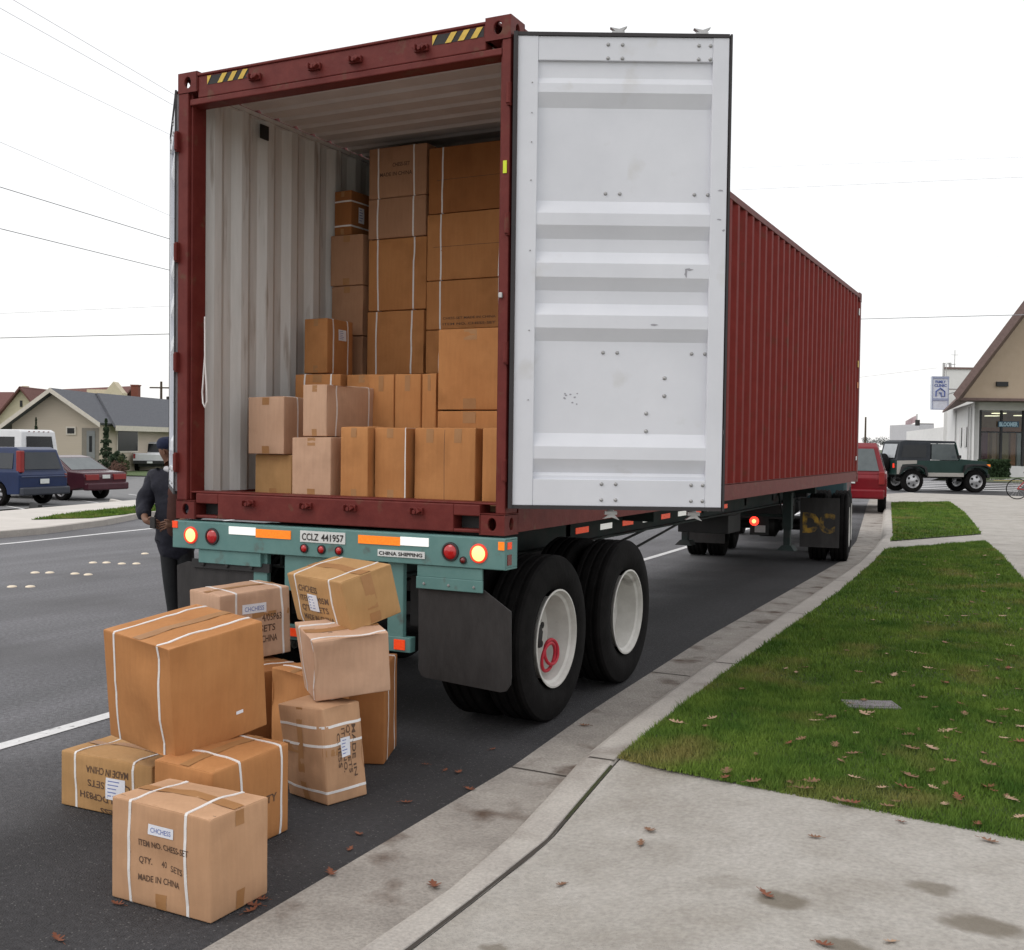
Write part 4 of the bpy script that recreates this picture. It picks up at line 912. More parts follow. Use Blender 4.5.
jb = Vector((-.343, -.991, .785)); MJ = rotm(1.156, -.015, -.252); J_ = {(i, j, k): jb+MJ @ Vector((i*.306, j*.556, k*.262)) for i in (0, 1) for j in (0, 1) for k in (0, 1)}
carton('topmost kraft carton of the pile, tipped, with a square white label and lettering', J_, M_must, straps=((1, .22), (1, .86)), seed=10, tape=None, tapes=[('c1', 'v', .06)],
       prints=(('a0', .80, .70, .13, .36, 'CHCHESS', 'm'), ('a0', .80, .50, .13, .52, 'ITEM 22P05M', 'm'), ('a0', .80, .30, .13, .48, "Q'TY  SETS", 'm'), ('a0', .80, .10, .13, .54, 'MADE IN CHINA', 'm')),
       labels=(('a0', .64, .46, .32, .66, 'lines'),), glue=(('b0', .40, .60, .02, .22), ('b0', .38, .58, .3, .98)), group='cartons unloaded onto the asphalt')
kb = Vector((-.401, -1.209, .477)); MK = rotm(.859, .081, -.071); K_ = {(i, j, k): kb+MK @ Vector((i*.378, j*.346, k*.298)) for i in (0, 1) for j in (0, 1) for k in (0, 1)}
K_[0, 1, 0] += Vector((.03, -.0, -.03)); K_[0, 1, 1] += Vector((-.02, 0, .015))
carton('pale pinkish carton leaning under the topmost one, one strap across its lid', K_, M_pink, straps=((1, .10), (1, .75)), seed=11, bulge=.006, noise_a=.010, n=12, tape='c1',
       prints=(('c1', .10, .35, .07, .3, 'MADE IN CHINA', 0), ('c1', .10, .55, .07, .3, "Q'TY SETS", 0)), group='cartons unloaded onto the asphalt')

# ---- cartons still inside the container: x0 x1 z0 z1 front-y depth
FZ = ZB+.154
def inner(label, x0, x1, z0, z1, y, d, board, straps=(), tw=0, **k):
    c = {(i, j, kk): Vector(((x1 if i else x0), (y+d if j else y), (z1 if kk else z0))) for i in (0, 1) for j in (0, 1) for kk in (0, 1)}
    rj = random.Random(k.get('seed', 0)*3+1)
    for q in c.values(): pass
    for i in (0, 1):
        for j in (0, 1):
            dx_, dy_ = rj.uniform(0, .006)*(1 if i == 0 else -1), rj.uniform(0, .012)*(1 if j == 0 else -.3)
            for kk in (0, 1): c[i, j, kk] += Vector((dx_, dy_+rj.uniform(0, .004)*(1 if j == 0 else -1), -rj.uniform(0, .004) if kk else 0))
    k.setdefault('tape', None); k.setdefault('glue', (('b0', .40, .60, .01, .14), ('b0', .40, .60, .86, .99)))
    return carton(label, c, board, straps, bulge=.006, noise_a=.006, n=8, flaps=False, group='cartons stacked inside the container', **k)
# front row
inner('mustard carton on the container floor at the far left of the front row', -2.18, -1.86, FZ, 1.642, .47, .36, M_must, seed=21)
inner('pale carton on top of the mustard one, beside the container wall, strap on its side', -2.20, -1.885, 1.645, 2.035, .42, .42, M_pink, ((1, .35),), seed=22)
inner('pale carton standing on the sill, second from the left in the front row', -1.70, -1.385, FZ, 1.764, .26, .42, M_pink, seed=23)
inner('long pale carton on the front row with two straps down its darker side', -1.63, -1.43, 1.768, 2.105, .28, .60, M_pink, ((1, .18), (1, .80)), seed=24)
inner('narrow orange carton in the front row, right beside the pale one', -1.305, -1.085, FZ, 1.83, .24, .44, M_orange, seed=25)
inner('orange carton in the front row with a strap along its right edge', -1.08, -.845, FZ, 1.83, .30, .44, M_orange, ((0, .985),), seed=26)
inner('wide orange carton in the front row with a seam down its middle', -.825, -.385, FZ, 1.83, .36, .42, M_orange, seed=27, glue=(('b0', .20, .32, .80, .99), ('b0', .66, .78, .80, .99)), flapgap=(('b0', 'v', .5),))
inner('orange carton at the right end of the front row against the post', -.345, -.10, FZ, 1.83, .36, .42, M_orange, seed=28)
# second row (tops show over the first)
inner('orange carton with two straps behind the long pale one', -2.17, -1.77, 1.80, 2.215, .90, .44, M_orange, ((0, .22), (0, .80)), seed=31)
inner('carton on the floor hidden under the strapped orange one', -2.17, -1.77, FZ, 1.797, .90, .44, M_orange, seed=32)
inner('brown carton behind and to the right of the long pale one', -1.74, -1.49, 1.80, 2.212, .93, .40, M_orange, seed=33)
inner('carton on the floor hidden under the brown one', -1.74, -1.49, FZ, 1.797, .93, .40, M_orange, seed=34)
for (x0, x1, lb, sd) in ((-1.475, -1.262, 'tall orange carton in the second row, left of three side by side', 35), (-1.255, -1.052, 'tall orange carton in the second row, middle of three side by side', 36), (-1.045, -.927, 'narrow orange carton in the second row, squeezed beside the big plain one', 37)):
    inner(lb, x0, x1, FZ, 2.20, .80, .44, M_orange, seed=sd)
inner('big plain orange carton at the right, set on a lower one', -.92, -.43, 1.955, 2.49, .80, .44, M_orange, seed=38)
inner('low orange carton under the big plain one, only its top edge showing', -.92, -.43, FZ, 1.95, .80, .44, M_orange, seed=39)
inner('big carton at the right behind the post, beside the plain one', -.42, -.10, FZ, 2.30, .85, .42, M_orange, seed=40)
inner('tall orange carton with a small white label on its dark side, left in the stack', -2.265, -2.05, 2.24, 2.645, 1.12, .34, M_orange, ((1, .22), (1, .78)), seed=41, labels=(('a1', .40, .70, .62, .82, 'lines'),))
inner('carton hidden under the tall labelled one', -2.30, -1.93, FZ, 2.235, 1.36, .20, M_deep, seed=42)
# back wall of cartons
Y3 = 1.6
inner('small orange carton with two level straps, high on the left stack', -2.36, -2.19, 3.352, 3.70, Y3+.02, .30, M_deep, ((2, .2), (2, .76)), seed=51, labels=(('a1', .30, .55, .30, .65, 'lines'),))
inner('brown carton just under the small strapped one on the left stack', -2.375, -2.07, 2.955, 3.348, Y3, .40, M_brown, seed=52)
inner('brown carton third from the top of the left stack', -2.36, -2.06, 2.562, 2.95, Y3, .40, M_brown, seed=53)
inner('brown carton low in the left stack behind the tall labelled one', -2.36, -2.06, 2.24, 2.558, Y3, .40, M_brown, seed=54)
inner('carton at the foot of the left stack', -2.36, -2.06, FZ, 2.235, Y3, .40, M_brown, seed=55)
for (z0, z1, m_, lb, sd, xo) in ((3.602, 3.985, M_brown, 'brown carton with faint lettering at the top of the middle stack', 61, 0), (3.295, 3.598, M_brown, 'brown carton second from the top of the middle stack', 62, -.005),
                            (2.745, 3.291, M_orange, 'tall orange carton with two straps in the middle stack', 63, 0), (2.255, 2.741, M_orange, 'orange carton with two straps low in the middle stack', 64, -.012), (FZ, 2.25, M_orange, 'carton at the foot of the middle stack', 65, 0)):
    inner(lb, -2.02+xo, -1.50+xo, z0, z1, Y3, .44, m_, ((0, .17), (0, .79)) if sd != 65 else (), seed=sd, glue=(),
          prints=(('b0', .42, .60, .08, .30, 'CHESS-SET', 0), ('b0', .20, .42, .08, .56, 'MADE IN CHINA', 0)) if sd == 61 else ())
for (z0, z1, m_, lb, sd, xo) in ((3.44, 3.93, M_deep, 'deep brown carton at the top of the right stack', 71, 0), (2.945, 3.436, M_orange, 'orange carton second in the right stack, strapped', 72, -.01),
                            (2.58, 2.941, M_orange, 'orange carton in the right stack with lines printed along its foot', 73, -.01), (FZ+.88, 2.576, M_orange, 'orange carton low in the right stack behind the plain one', 74, -.01), (FZ, FZ+.876, M_orange, 'carton at the foot of the right stack', 75, 0)):
    inner(lb, -1.475+xo, -.80+xo, z0, z1, Y3-.02, .46, m_, ((0, .18), (0, .92)) if sd < 75 else (), seed=sd, glue=(), flapgap=(('b0', 'u', .5),) if sd in (71, 72) else (),
          prints=(('b0', .22, .20, .05, .66, 'CHESS-SET MADE IN CHINA', 0), ('b0', .22, .08, .05, .66, 'ITEM NO. CHESS-SET', 0)) if sd == 73 else ())
inner('tall column of board behind the right post', -.78, -.12, FZ, 3.3, Y3, .44, M_orange, seed=76)
# second bank behind, closing the load
for i, (x0, x1) in enumerate(((-2.36, -1.80), (-1.78, -1.20), (-1.18, -.62), (-.60, -.10))):
    pass
# ================================================================= THINGS AROUND
F_PX = 1096.84
def gp(px, py, z=0.0):
    d = fw*F_PX+rt2*(px-512)-up2*(py-475); return CAMP+d*((z-CAMP.z)/d.z)
fh = Vector((math.sin(yaw), math.cos(yaw), 0))
def at(px, py, D):
    d = fw*F_PX+rt2*(px-512)-up2*(py-475); return CAMP+d*(D/d.dot(fh))
# ---- fallen leaves
def leaf_mesh(seed, m):
    r_ = random.Random(seed); pts = []; L_ = .048
    half = [(-1.0, .03), (-.78, .10), (-.62, .44), (-.50, .40), (-.44, .13), (-.24, .16), (-.06, .62), (.06, .60), (.10, .18), (.30, .17), (.46, .50), (.56, .46), (.58, .15), (.74, .13), (.90, .24), (.92, .08), (1.08, .0)]
    for x, y in half: pts.append(Vector((x*L_, y*L_*(1+.25*r_.uniform(-1, 1)), 0)))
    for x, y in reversed(half[:-1]): pts.append(Vector((x*L_, -y*L_*(1+.25*r_.uniform(-1, 1)), 0)))
    b = MB(); ctr = Vector((0, 0, 0)); rings = [[ctr.lerp(p, k) for p in pts] for k in (.35, .7, 1)]
    cu = r_.uniform(-1, 5); tw_ = r_.uniform(-3, 3); vs = [ctr]+[p for rg in rings for p in rg]
    vs = [Vector((p.x, p.y, .004+cu*(p.x*p.x+p.y*p.y*2)+tw_*p.x*p.y)) for p in vs]; N = len(pts); fs = []
    for i in range(N):
        j = (i+1) % N; fs.append((0, 1+i, 1+j))
        for k in range(2): fs.append((1+k*N+i, 1+(k+1)*N+i, 1+(k+1)*N+j, 1+k*N+j))
    b.add(vs, fs); b.box(L_*-1.5, -L_*.98, -.001, .001, .005, .007)
    o = b.build('fallen_leaf', m, smooth=60); me = o.data; COL.objects.unlink(o); bpy.data.objects.remove(o); return me
LM = [leaf_mesh(i, m) for i, m in enumerate((M_leafA, M_leafB, M_leafC, M_leafA, M_leafB, M_leafB))]
rl = random.Random(11)
def leaf(x, y, z, s, k, lb, grp):
    o = bpy.data.objects.new('fallen_leaf', LM[k]); COL.objects.link(o); o.location = (x, y, z); o.rotation_euler = (rl.uniform(-.14, .14), rl.uniform(-.14, .14), rl.uniform(0, 6.28)); o.scale = (s, s, s)
    tag(o, lb, 'leaf', grp)
LW = [(910, 35), (972, 38), (780, 130), (760, 128), (835, 103), (908, 103), (985, 165), (960, 190), (672, 200), (905, 172), (832, 200), (1012, 215), (930, 232), (780, 235), (625, 173), (658, 48), (605, 250), (850, 290), (835, 315), (880, 275),
      (970, 265), (1010, 268), (945, 295), (975, 332), (1015, 305), (1015, 342), (755, 325), (755, 358), (802, 357), (568, 350), (455, 345), (485, 335), (610, 370), (582, 388), (847, 388), (938, 395), (800, 412), (752, 425), (735, 452), (680, 452),
      (805, 452), (615, 428), (692, 497), (832, 492), (865, 478), (995, 480), (937, 452), (910, 540), (1012, 522), (370, 437), (305, 415), (300, 428), (510, 437), (375, 372), (270, 285), (255, 305), (185, 295), (560, 283), (520, 290), (618, 320),
      (345, 215), (710, 180), (1000, 135), (990, 110), (655, 272), (640, 275), (460, 440), (490, 455), (610, 488), (585, 485)]
for x, y in LW:
    q = gp(600+x/2.415, 600+y/2.415, .155); leaf(q.x, q.y, .152, rl.uniform(.55, 1.05), rl.choice((0, 1, 3, 2, 3, 4, 0)), 'brown fallen oak leaf lying on the green lawn', 'leaves fallen on the lawn')
for k in range(45):
    x = rl.uniform(1.5, 3.3); y = max(-.35, rl.gauss(1.2, 1.1)); leaf(x, y, .150, rl.uniform(.3, .7), rl.choice((0, 2, 3)), 'brown fallen oak leaf lying on the green lawn', 'leaves fallen on the lawn')
for k in range(60):
    y = rl.uniform(1.5, 13); x = rl.uniform(1.0, rx(y)); leaf(x, y, .152, rl.uniform(.5, .9), rl.choice((0, 1, 3, 4)), 'brown fallen oak leaf lying on the green lawn', 'leaves fallen on the lawn')
for px, py in ((650, 832), (641, 844), (815, 838), (902, 823), (931, 817), (766, 896), (890, 943), (824, 946), (989, 842), (561, 884)):
    q = gp(px, py, .13); q = gp(px, py, zd(q.x, q.y)); leaf(q.x, q.y, zd(q.x, q.y)+.003, rl.uniform(.5, .8), rl.choice((0, 2, 4, 3)), 'dry brown leaf lying on the pale driveway concrete', 'leaves on the driveway')
for px, py in ((434, 887), (585, 726), (331, 874)):
    q = gp(px, py, .004); leaf(q.x, q.y, .006, rl.uniform(.7, 1.0), rl.choice((0, 2)), 'rusty brown leaf lying in the concrete gutter', 'leaves in the gutter')
q = gp(460, 903, .03); leaf(q.x, q.y, .033, .8, 0, 'single brown leaf lying on top of the kerb', None) if False else None
for px, py in ((359, 835), (406, 803), (254, 906), (445, 771), (458, 773), (492, 750), (58, 940), (262, 900), (140, 900), (118, 905), (470, 790), (425, 765), (350, 850), (250, 912)):
    q = gp(px, py, 0); leaf(q.x, q.y, .002, rl.uniform(.45, .75), 2, 'rusty leaf lying on the dark asphalt by the cartons', 'leaves on the asphalt')

# ---- person
PB = gp(176, 632, 0)
PM = Matrix.LocRotScale((0, 0, 0), None, None)
M_skin = mat('skin_brown', (.16, .075, .045), .55, (.20, .10, .06), 8); M_jkt = mat('navy_jacket', (.007, .008, .016), .85, (.013, .014, .026), 12, bump=.3, bscale=30)
M_jkt2 = mat('rust_shirt', (.05, .016, .012), .85, (.08, .028, .02), 10); M_trs = mat('dark_trousers', (.008, .009, .011), .9, (.016, .018, .02), 10); M_hat = mat('blue_beanie', (.007, .012, .038), .95, (.012, .02, .055), 40, bump=.5)
per = thing('person', 'person in a navy jacket and blue beanie standing by the left side of the trailer', 'person', (PB.x, PB.y, 0), -yaw-R(3))
def skin_obj(name, V, E, m, parent, sub=2):
    me = bpy.data.meshes.new(name); me.from_pydata([v[:3] for v in V], E, []); me.materials.append(m)
    o = bpy.data.objects.new(name, me); COL.objects.link(o); o.parent = parent
    md_ = o.modifiers.new('skin', 'SKIN'); md_.use_smooth_shade = True
    for i, v in enumerate(V):
        sv = me.skin_vertices[0].data[i]; sv.radius = (v[3], v[4] if len(v) > 4 else v[3]); sv.use_root = (i == 0)
    ss = o.modifiers.new('sub', 'SUBSURF'); ss.levels = sub; ss.render_levels = sub; return o
V = [(0, .0, .93, .11, .09), (0, .0, 1.15, .12, .09), (0, .01, 1.36, .15, .10), (-.01, .0, 1.47, .06), (-.05, -.01, 1.55, .055), (-.07, -.015, 1.61, .080, .09), (-.07, -.01, 1.67, .088, .10), (-.07, 0, 1.71, .065, .075)]
E2 = [(i, i+1) for i in range(7)]
def limb(start, pts):
    p_ = start
    for q in pts: V.append(q); E2.append((p_, len(V)-1)); p_ = len(V)-1
    return p_
for s_, eb, wr, fd in ((-1, (-.29, -.06, 1.13), (-.18, -.26, 1.02), (1, .1)), (1, (.29, -.05, 1.11), (.10, -.27, 1.00), (-1, .1))):
    w1 = limb(2, [(s_*.20, .01, 1.40, .055), (*eb, .042), (*wr, .028, .03)])
    pm = limb(w1, [(wr[0]+fd[0]*.06, wr[1]-.03, wr[2]-.01, .038, .02)])
    for k, ln in enumerate((.07, .08, .075, .06)):
        dz = .03-.02*k; bx_, by_, bz_ = wr[0]+fd[0]*.085, wr[1]-.04, wr[2]-.01+dz
        limb(pm, [(bx_, by_, bz_, .010), (bx_+fd[0]*ln*.55, by_-.012, bz_-.012, .009), (bx_+fd[0]*ln*.8, by_+.012, bz_-.03, .008)])
    limb(pm, [(wr[0]+fd[0]*.05, wr[1]-.055, wr[2]+.03, .011), (wr[0]+fd[0]*.085, wr[1]-.075, wr[2]+.035, .009)])
for s_ in (-1, 1): limb(0, [(s_*.075, .0, .80, .055), (s_*.07+.02, .0, .48, .035), (s_*.07+.05, .03, .10, .03), (s_*.08+.05, -.05, .045, .03, .025)])
skin_obj('body', V, E2, M_skin, per)
jk = skin_obj('jacket', [(0, .0, 1.0, .205, .165), (0, .0, 1.2, .205, .165), (0, .01, 1.37, .20, .15), (0, .01, 1.46, .10, .10), (0, 0, .80, .185, .15), (0, 0, .64, .14, .12),
     (-.20, .01, 1.40, .095), (-.28, -.05, 1.14, .088), (-.21, -.22, 1.04, .055), (.21, .01, 1.40, .085), (.30, -.04, 1.12, .075), (.15, -.23, 1.02, .055)],
     [(0, 1), (1, 2), (2, 3), (0, 4), (4, 5), (2, 6), (6, 7), (7, 8), (2, 9), (9, 10), (10, 11)], M_jkt, per, 3)
tx_ = bpy.data.textures.new('folds', 'CLOUDS'); tx_.noise_scale = .12; dm_ = jk.modifiers.new('folds', 'DISPLACE'); dm_.texture = tx_; dm_.strength = .05; dm_.mid_level = .5
tr_ = skin_obj('trousers', [(0, 0, .88, .12, .10), (-.07, 0, .76, .09), (-.05, -.02, .48, .068), (-.02, .02, .10, .055), (.08, 0, .76, .09), (.09, .02, .48, .068), (.12, .04, .10, .055)], [(0, 1), (1, 2), (2, 3), (0, 4), (4, 5), (5, 6)], M_trs, per)
skin_obj('shirt', [(0.02, -.10, 1.35, .07, .06), (0.02, -.115, 1.1, .075, .06), (0.02, -.115, .85, .07, .06)], [(0, 1), (1, 2)], M_jkt2, per)
skin_obj('beanie', [(-.07, .015, 1.64, .104, .112), (-.07, .01, 1.675, .122, .132), (-.07, .01, 1.715, .122, .13), (-.07, .01, 1.765, .085, .09)], [(0, 1), (1, 2), (2, 3)], M_hat, per)
skin_obj('hood', [(-.10, -.03, 1.475, .03), (-.03, -.07, 1.46, .03), (.05, -.04, 1.475, .03)], [(0, 1), (1, 2)], mat('pale_hood', (.5, .5, .52), .9), per)
b = MB()
b.lathe([(0, .0), (.004, .007), (.006, 0)], (-.095, -.11, 1.645), 'y', 8); b.lathe([(0, .0), (.004, .007), (.006, 0)], (-.045, -.11, 1.645), 'y', 8); b.build('eyes', M_ink, per)
b = MB(); b.prism([(-.08, -.095, 1.60), (-.06, -.095, 1.60), (-.07, -.095, 1.64)], (0, -.028, 0)); b.build('nose', M_skin, per, bevel=.004)
for s_ in (-1, 1):
    b = MB(); b.box(s_*.07+.01, s_*.07+.10, -.16, .08, 0, .09); b.build('shoe', M_black, per, bevel=.02)
b = MB(); b.box(PB.x-.0, PB.x+.06, PB.y, PB.y+.02, 0, .10); ph = b.build('handheld_device', M_ink, bevel=.006); 
lp = Matrix.Rotation(-yaw, 4, 'Z') @ Vector((-.10, -.34, 1.0)); me_ = ph.data
for v in me_.vertices: v.co -= Vector((PB.x+.03, PB.y+.01, 0))
ph.location = (PB.x+lp.x, PB.y+lp.y, .96); tag(ph, 'small dark device held in the hands of the person', 'device')

# ---- vehicles
M_silver = mat('alloy_silver', (.42, .42, .43), .35, (.55, .55, .56), 9, metal=.6)
def arch_poly(prof_top, xr, xf, zb, wheels, ra):
    """prof_top: rear bottom -> over the top -> front bottom; closes along the bottom with wheel arches"""
    pts = list(prof_top)
    for wx, wz in sorted(wheels, key=lambda q: -q[0]):
        for k in range(13):
            a = -math.pi*.0+math.pi*k/12; x, z = wx+ra*math.cos(a), wz+ra*math.sin(a)
            if z >= zb-.001: pts.append((x, z))
    return pts
def vehicle(name, label, cat, loc, hd, W_, prof, green, belt, side_glass, rear_glass, front_glass, wheels, r, paint, ra=None, zb=.25, taper=.30, glass=None, lean=0, wz=None, bev=.035, hw0=None):
    glass = glass or M_glass; t = thing(name, label, cat, loc, hd); ra = ra or r+.05; wz = wz or r
    pp = arch_poly(prof, None, None, zb, [(wx, wz) for wx in wheels], ra)
    b = MB(); b.prism([(x, -W_/2, z) for x, z in pp], (0, W_, 0)); b.build('body', paint, t, bevel=bev)
    hw = lambda z: W_/2-.03-max(0, z-belt)*taper
    if green:
        b = MB(); n = len(green); b.v = [(x, -hw(z), z) for x, z in green]+[(x, hw(z), z) for x, z in green]
        fs = [(i, (i+1) % n, (i+1) % n+n, i+n) for i in range(n)]
        for q in tessellate_polygon([[Vector((x, 0, z)) for x, z in green]]): fs += [tuple(q), tuple(i+n for i in reversed(q))]
        b.f = fs; b.m = [0]*len(fs); b.build('cabin', paint, t, bevel=bev)
    for pg in side_glass:
        for s_ in (-1, 1):
            b = MB(); b.poly([(x, s_*(hw(z)+.008), z) for x, z in pg]); b.build('side_window', glass, t)
    for nm, gl in (('rear_window', rear_glass), ('windscreen', front_glass)):
        if gl:
            (x0, z0), (x1, z1), k = gl; d = -.012 if nm == 'rear_window' else .012
            b = MB(); b.poly([(x0+d, -hw(z0)*k, z0), (x0+d, hw(z0)*k, z0), (x1+d, hw(z1)*k, z1+.004), (x1+d, -hw(z1)*k, z1+.004)]); b.build(nm, glass, t)
    for wx in wheels:
        for s_ in (-1, 1):
            yw_ = s_*(W_/2-.12)
            b = MB(); b.lathe([(-.10, r*.62), (-.11, r*.9), (-.08, r), (.08, r), (.11, r*.9), (.10, r*.62)], (wx, yw_, wz), 'y', 28); wl = b.build('wheel', M_tyre, t, smooth=40)
            b = MB(); b.lathe([(.10*s_, r*.63), (.085*s_, r*.60), (.04*s_, r*.55), (.055*s_, r*.25), (.075*s_, r*.16), (.075*s_, 0)], (wx, yw_, wz), 'y', 24); rm = b.build('rim', M_silver, wl, smooth=35)
            b = MB()
            for k in range(5):
                a = 2*math.pi*k/5; b.cyl((wx+r*.4*math.cos(a), yw_+.048*s_, wz+r*.4*math.sin(a)), (wx+r*.4*math.cos(a), yw_+.062*s_, wz+r*.4*math.sin(a)), r*.11, 10)
            b.build('rim_openings', M_black, rm)
    return t
def vbox(t, name, m, x0, x1, y0, y1, z0, z1, bevel=.01): return boxes(name, [(x0, x1, y0, y1, z0, z1)], m, t, bevel=bevel)
def ground(px, py, D, z): q = at(px, py, D); return (q.x, q.y, z)
LZ = -.25; HD = R(157)
# blue minivan
M_blue = mat('dark_blue_paint', (.010, .022, .075), .3, (.014, .030, .095), 3, coat=.12, spec=.3); M_bgl = mat('tinted_glass', (.035, .042, .05), .2, (.05, .055, .062), 1, spec=.3)
v = vehicle('parked_minivan', 'dark blue minivan with a tall red tail lamp, parked across the street', 'minivan', (-26.0, 16.86, LZ), R(185), 1.85,
    [(-2.3, .35), (-2.32, .9), (-2.25, 1.02), (1.3, .95), (2.2, .72), (2.35, .5), (2.3, .25)], [(-2.27, .95), (-2.12, 1.62), (-1.9, 1.70), (.3, 1.68), (1.45, .95)], 1.0,
    [[(-2.0, 1.08), (-1.92, 1.52), (-1.1, 1.54), (-1.1, 1.08)], [(-1.0, 1.08), (-1.0, 1.54), (-.05, 1.54), (-.05, 1.08)], [(.05, 1.08), (.05, 1.54), (.35, 1.54), (1.0, 1.08)]],
    ((-2.275, 1.06), (-2.165, 1.55), .80), ((1.38, 1.02), (.42, 1.60), .9), (-1.45, 1.5), .34, M_blue, glass=M_bgl)
vbox(v, 'tail_lamp', M_lensv, -2.335, -2.15, .75, .89, .98, 1.60, .02); vbox(v, 'tail_lamp', M_lensdk, -2.33, -2.2, -.90, -.80, .80, .93, .02)
vbox(v, 'bumper', mat('van_bumper', (.03, .035, .05), .5), -2.45, -2.25, -.9, .9, .32, .55, .04); vbox(v, 'number_plate', M_plate, -2.352, -2.325, -.17, .17, .64, .78)
vbox(v, 'trim_strip', mat('van_trim', (.06, .08, .16), .4), -2.345, -2.32, -.86, .86, .84, .87)
# maroon sedan
M_mar = mat('maroon_paint', (.055, .014, .022), .25, (.075, .02, .03), 3, coat=.12, spec=.3)
v = vehicle('parked_sedan', 'maroon sedan parked beside the blue minivan across the street', 'car', (-26.8, 20.0, LZ), R(182), 1.8,
    [(-2.35, .42), (-2.38, .75), (-2.3, .90), (-1.5, .95), (1.0, .90), (2.2, .72), (2.35, .5), (2.3, .28)], [(-1.75, .92), (-1.0, 1.36), (-.6, 1.42), (.3, 1.40), (1.15, .88)], .92,
    [[(-1.25, .97), (-.85, 1.28), (-.2, 1.32), (-.2, .97)], [(-.1, .97), (-.1, 1.32), (.25, 1.31), (.8, .97)]], ((-1.66, .98), (-1.02, 1.345), .88), ((1.08, .95), (.36, 1.36), .9), (-1.35, 1.4), .32, M_mar, glass=M_glass2)
for s_ in (-1, 1): vbox(v, 'tail_lamp', M_lensv, -2.40, -2.25, s_*.58-.27, s_*.58+.27, .66, .84)
vbox(v, 'bumper', M_mar, -2.50, -2.25, -.88, .88, .34, .58, .05); vbox(v, 'number_plate', M_plate, -2.395, -2.37, -.16, .16, .70, .82)
# white passenger van
M_wh = mat('white_paint', (.62, .63, .64), .35, (.70, .71, .72), 3, coat=.3)
v = vehicle('passenger_van', 'white passenger van behind the blue minivan, dark rear window', 'van', (-34.8, 23.7, LZ), R(187), 2.0,
    [(-2.75, .4), (-2.78, 1.2), (-2.7, 1.3), (1.7, 1.3), (2.6, 1.05), (2.75, .6), (2.7, .3)], [(-2.74, 1.25), (-2.66, 2.2), (-2.5, 2.28), (1.0, 2.25), (1.75, 1.28)], 1.3,
    [[(-2.4, 1.38), (-2.35, 2.0), (-1.2, 2.0), (-1.2, 1.38)], [(-1.1, 1.38), (-1.1, 2.0), (0, 2.0), (0, 1.38)], [(.1, 1.38), (.1, 2.0), (.95, 2.0), (1.4, 1.38)]],
    ((-2.745, 1.38), (-2.675, 2.02), .74), ((1.7, 1.36), (1.08, 2.1), .9), (-1.7, 1.8), .37, M_wh, taper=.12)
for s_ in (-1, 1): vbox(v, 'tail_lamp', M_lensv, -2.80, -2.7, s_*.90-.06, s_*.90+.06, .9, 1.25)
vbox(v, 'bumper', M_silver, -2.9, -2.7, -.95, .95, .4, .6, .03)
for k in range(5): vbox(v, 'marker_lamp', M_lensdk, -2.69, -2.66, -.5+k*.25-.03, -.5+k*.25+.03, 2.19, 2.22, .004)
# white pickup
pq = gp(150, 472, LZ); hp = R(116.5+12)
v = vehicle('pickup_truck', 'white pickup truck seen from behind in front of the beige house', 'pickup', (pq.x+math.cos(hp)*2.6, pq.y+math.sin(hp)*2.6, LZ), hp, 1.95,
    [(-2.6, .5), (-2.62, 1.05), (-2.5, 1.12), (.0, 1.12), (1.5, 1.1), (2.5, .95), (2.6, .6), (2.55, .4)], [(-.25, 1.08), (-.1, 1.72), (.1, 1.80), (1.0, 1.78), (1.6, 1.08)], 1.1,
    [[(.05, 1.2), (.1, 1.66), (.9, 1.66), (1.35, 1.2)]], ((-.225, 1.16), (-.12, 1.68), .84), ((1.55, 1.14), (1.05, 1.7), .9), (-1.55, 1.65), .38, M_wh, zb=.45, wz=.38)
vbox(v, 'bumper', M_black, -2.75, -2.55, -.95, .95, .48, .68, .02); vbox(v, 'number_plate', M_plate, -2.77, -2.745, -.16, .16, .52, .64); vbox(v, 'underbody', M_black, -2.4, 2.3, -.7, .7, .32, .52)
for s_ in (-1, 1): vbox(v, 'tail_lamp', M_lensv, -2.64, -2.55, s_*.90-.06, s_*.90+.06, .80, 1.08)
# red SUV at the kerb
M_red = mat('red_paint', (.15, .006, .012), .25, (.19, .009, .015), 3, coat=.12, spec=.3)
v = vehicle('parked_suv', 'bright red sport utility car parked at the kerb in front of the truck', 'car', (-2.50, 26.9, 0), R(97.5), 1.95,
    [(-2.35, .45), (-2.4, .95), (-2.32, 1.08), (1.0, 1.08), (2.1, .98), (2.35, .7), (2.3, .35)], [(-2.36, 1.02), (-2.08, 1.76), (-1.88, 1.88), (.2, 1.88), (1.15, 1.05)], 1.05,
    [[(-2.05, 1.14), (-1.9, 1.6), (-1.2, 1.62), (-1.2, 1.14)], [(-1.1, 1.14), (-1.1, 1.62), (-.2, 1.62), (-.2, 1.14)], [(-.1, 1.14), (-.1, 1.62), (.2, 1.60), (.8, 1.14)]],
    ((-2.33, 1.14), (-2.115, 1.72), .84), ((1.1, 1.12), (.3, 1.80), .9), (-1.4, 1.45), .37, M_red, zb=.38, glass=M_glass2)
for s_ in (-1, 1): vbox(v, 'tail_lamp', M_lensv, -2.43, -2.28, s_*.86-.06, s_*.84+.07, .78, 1.12, .02)
vbox(v, 'bumper', M_red, -2.52, -2.3, -.92, .92, .40, .66, .05); vbox(v, 'number_plate', M_plate, -2.425, -2.40, -.18, .18, .80, .92)
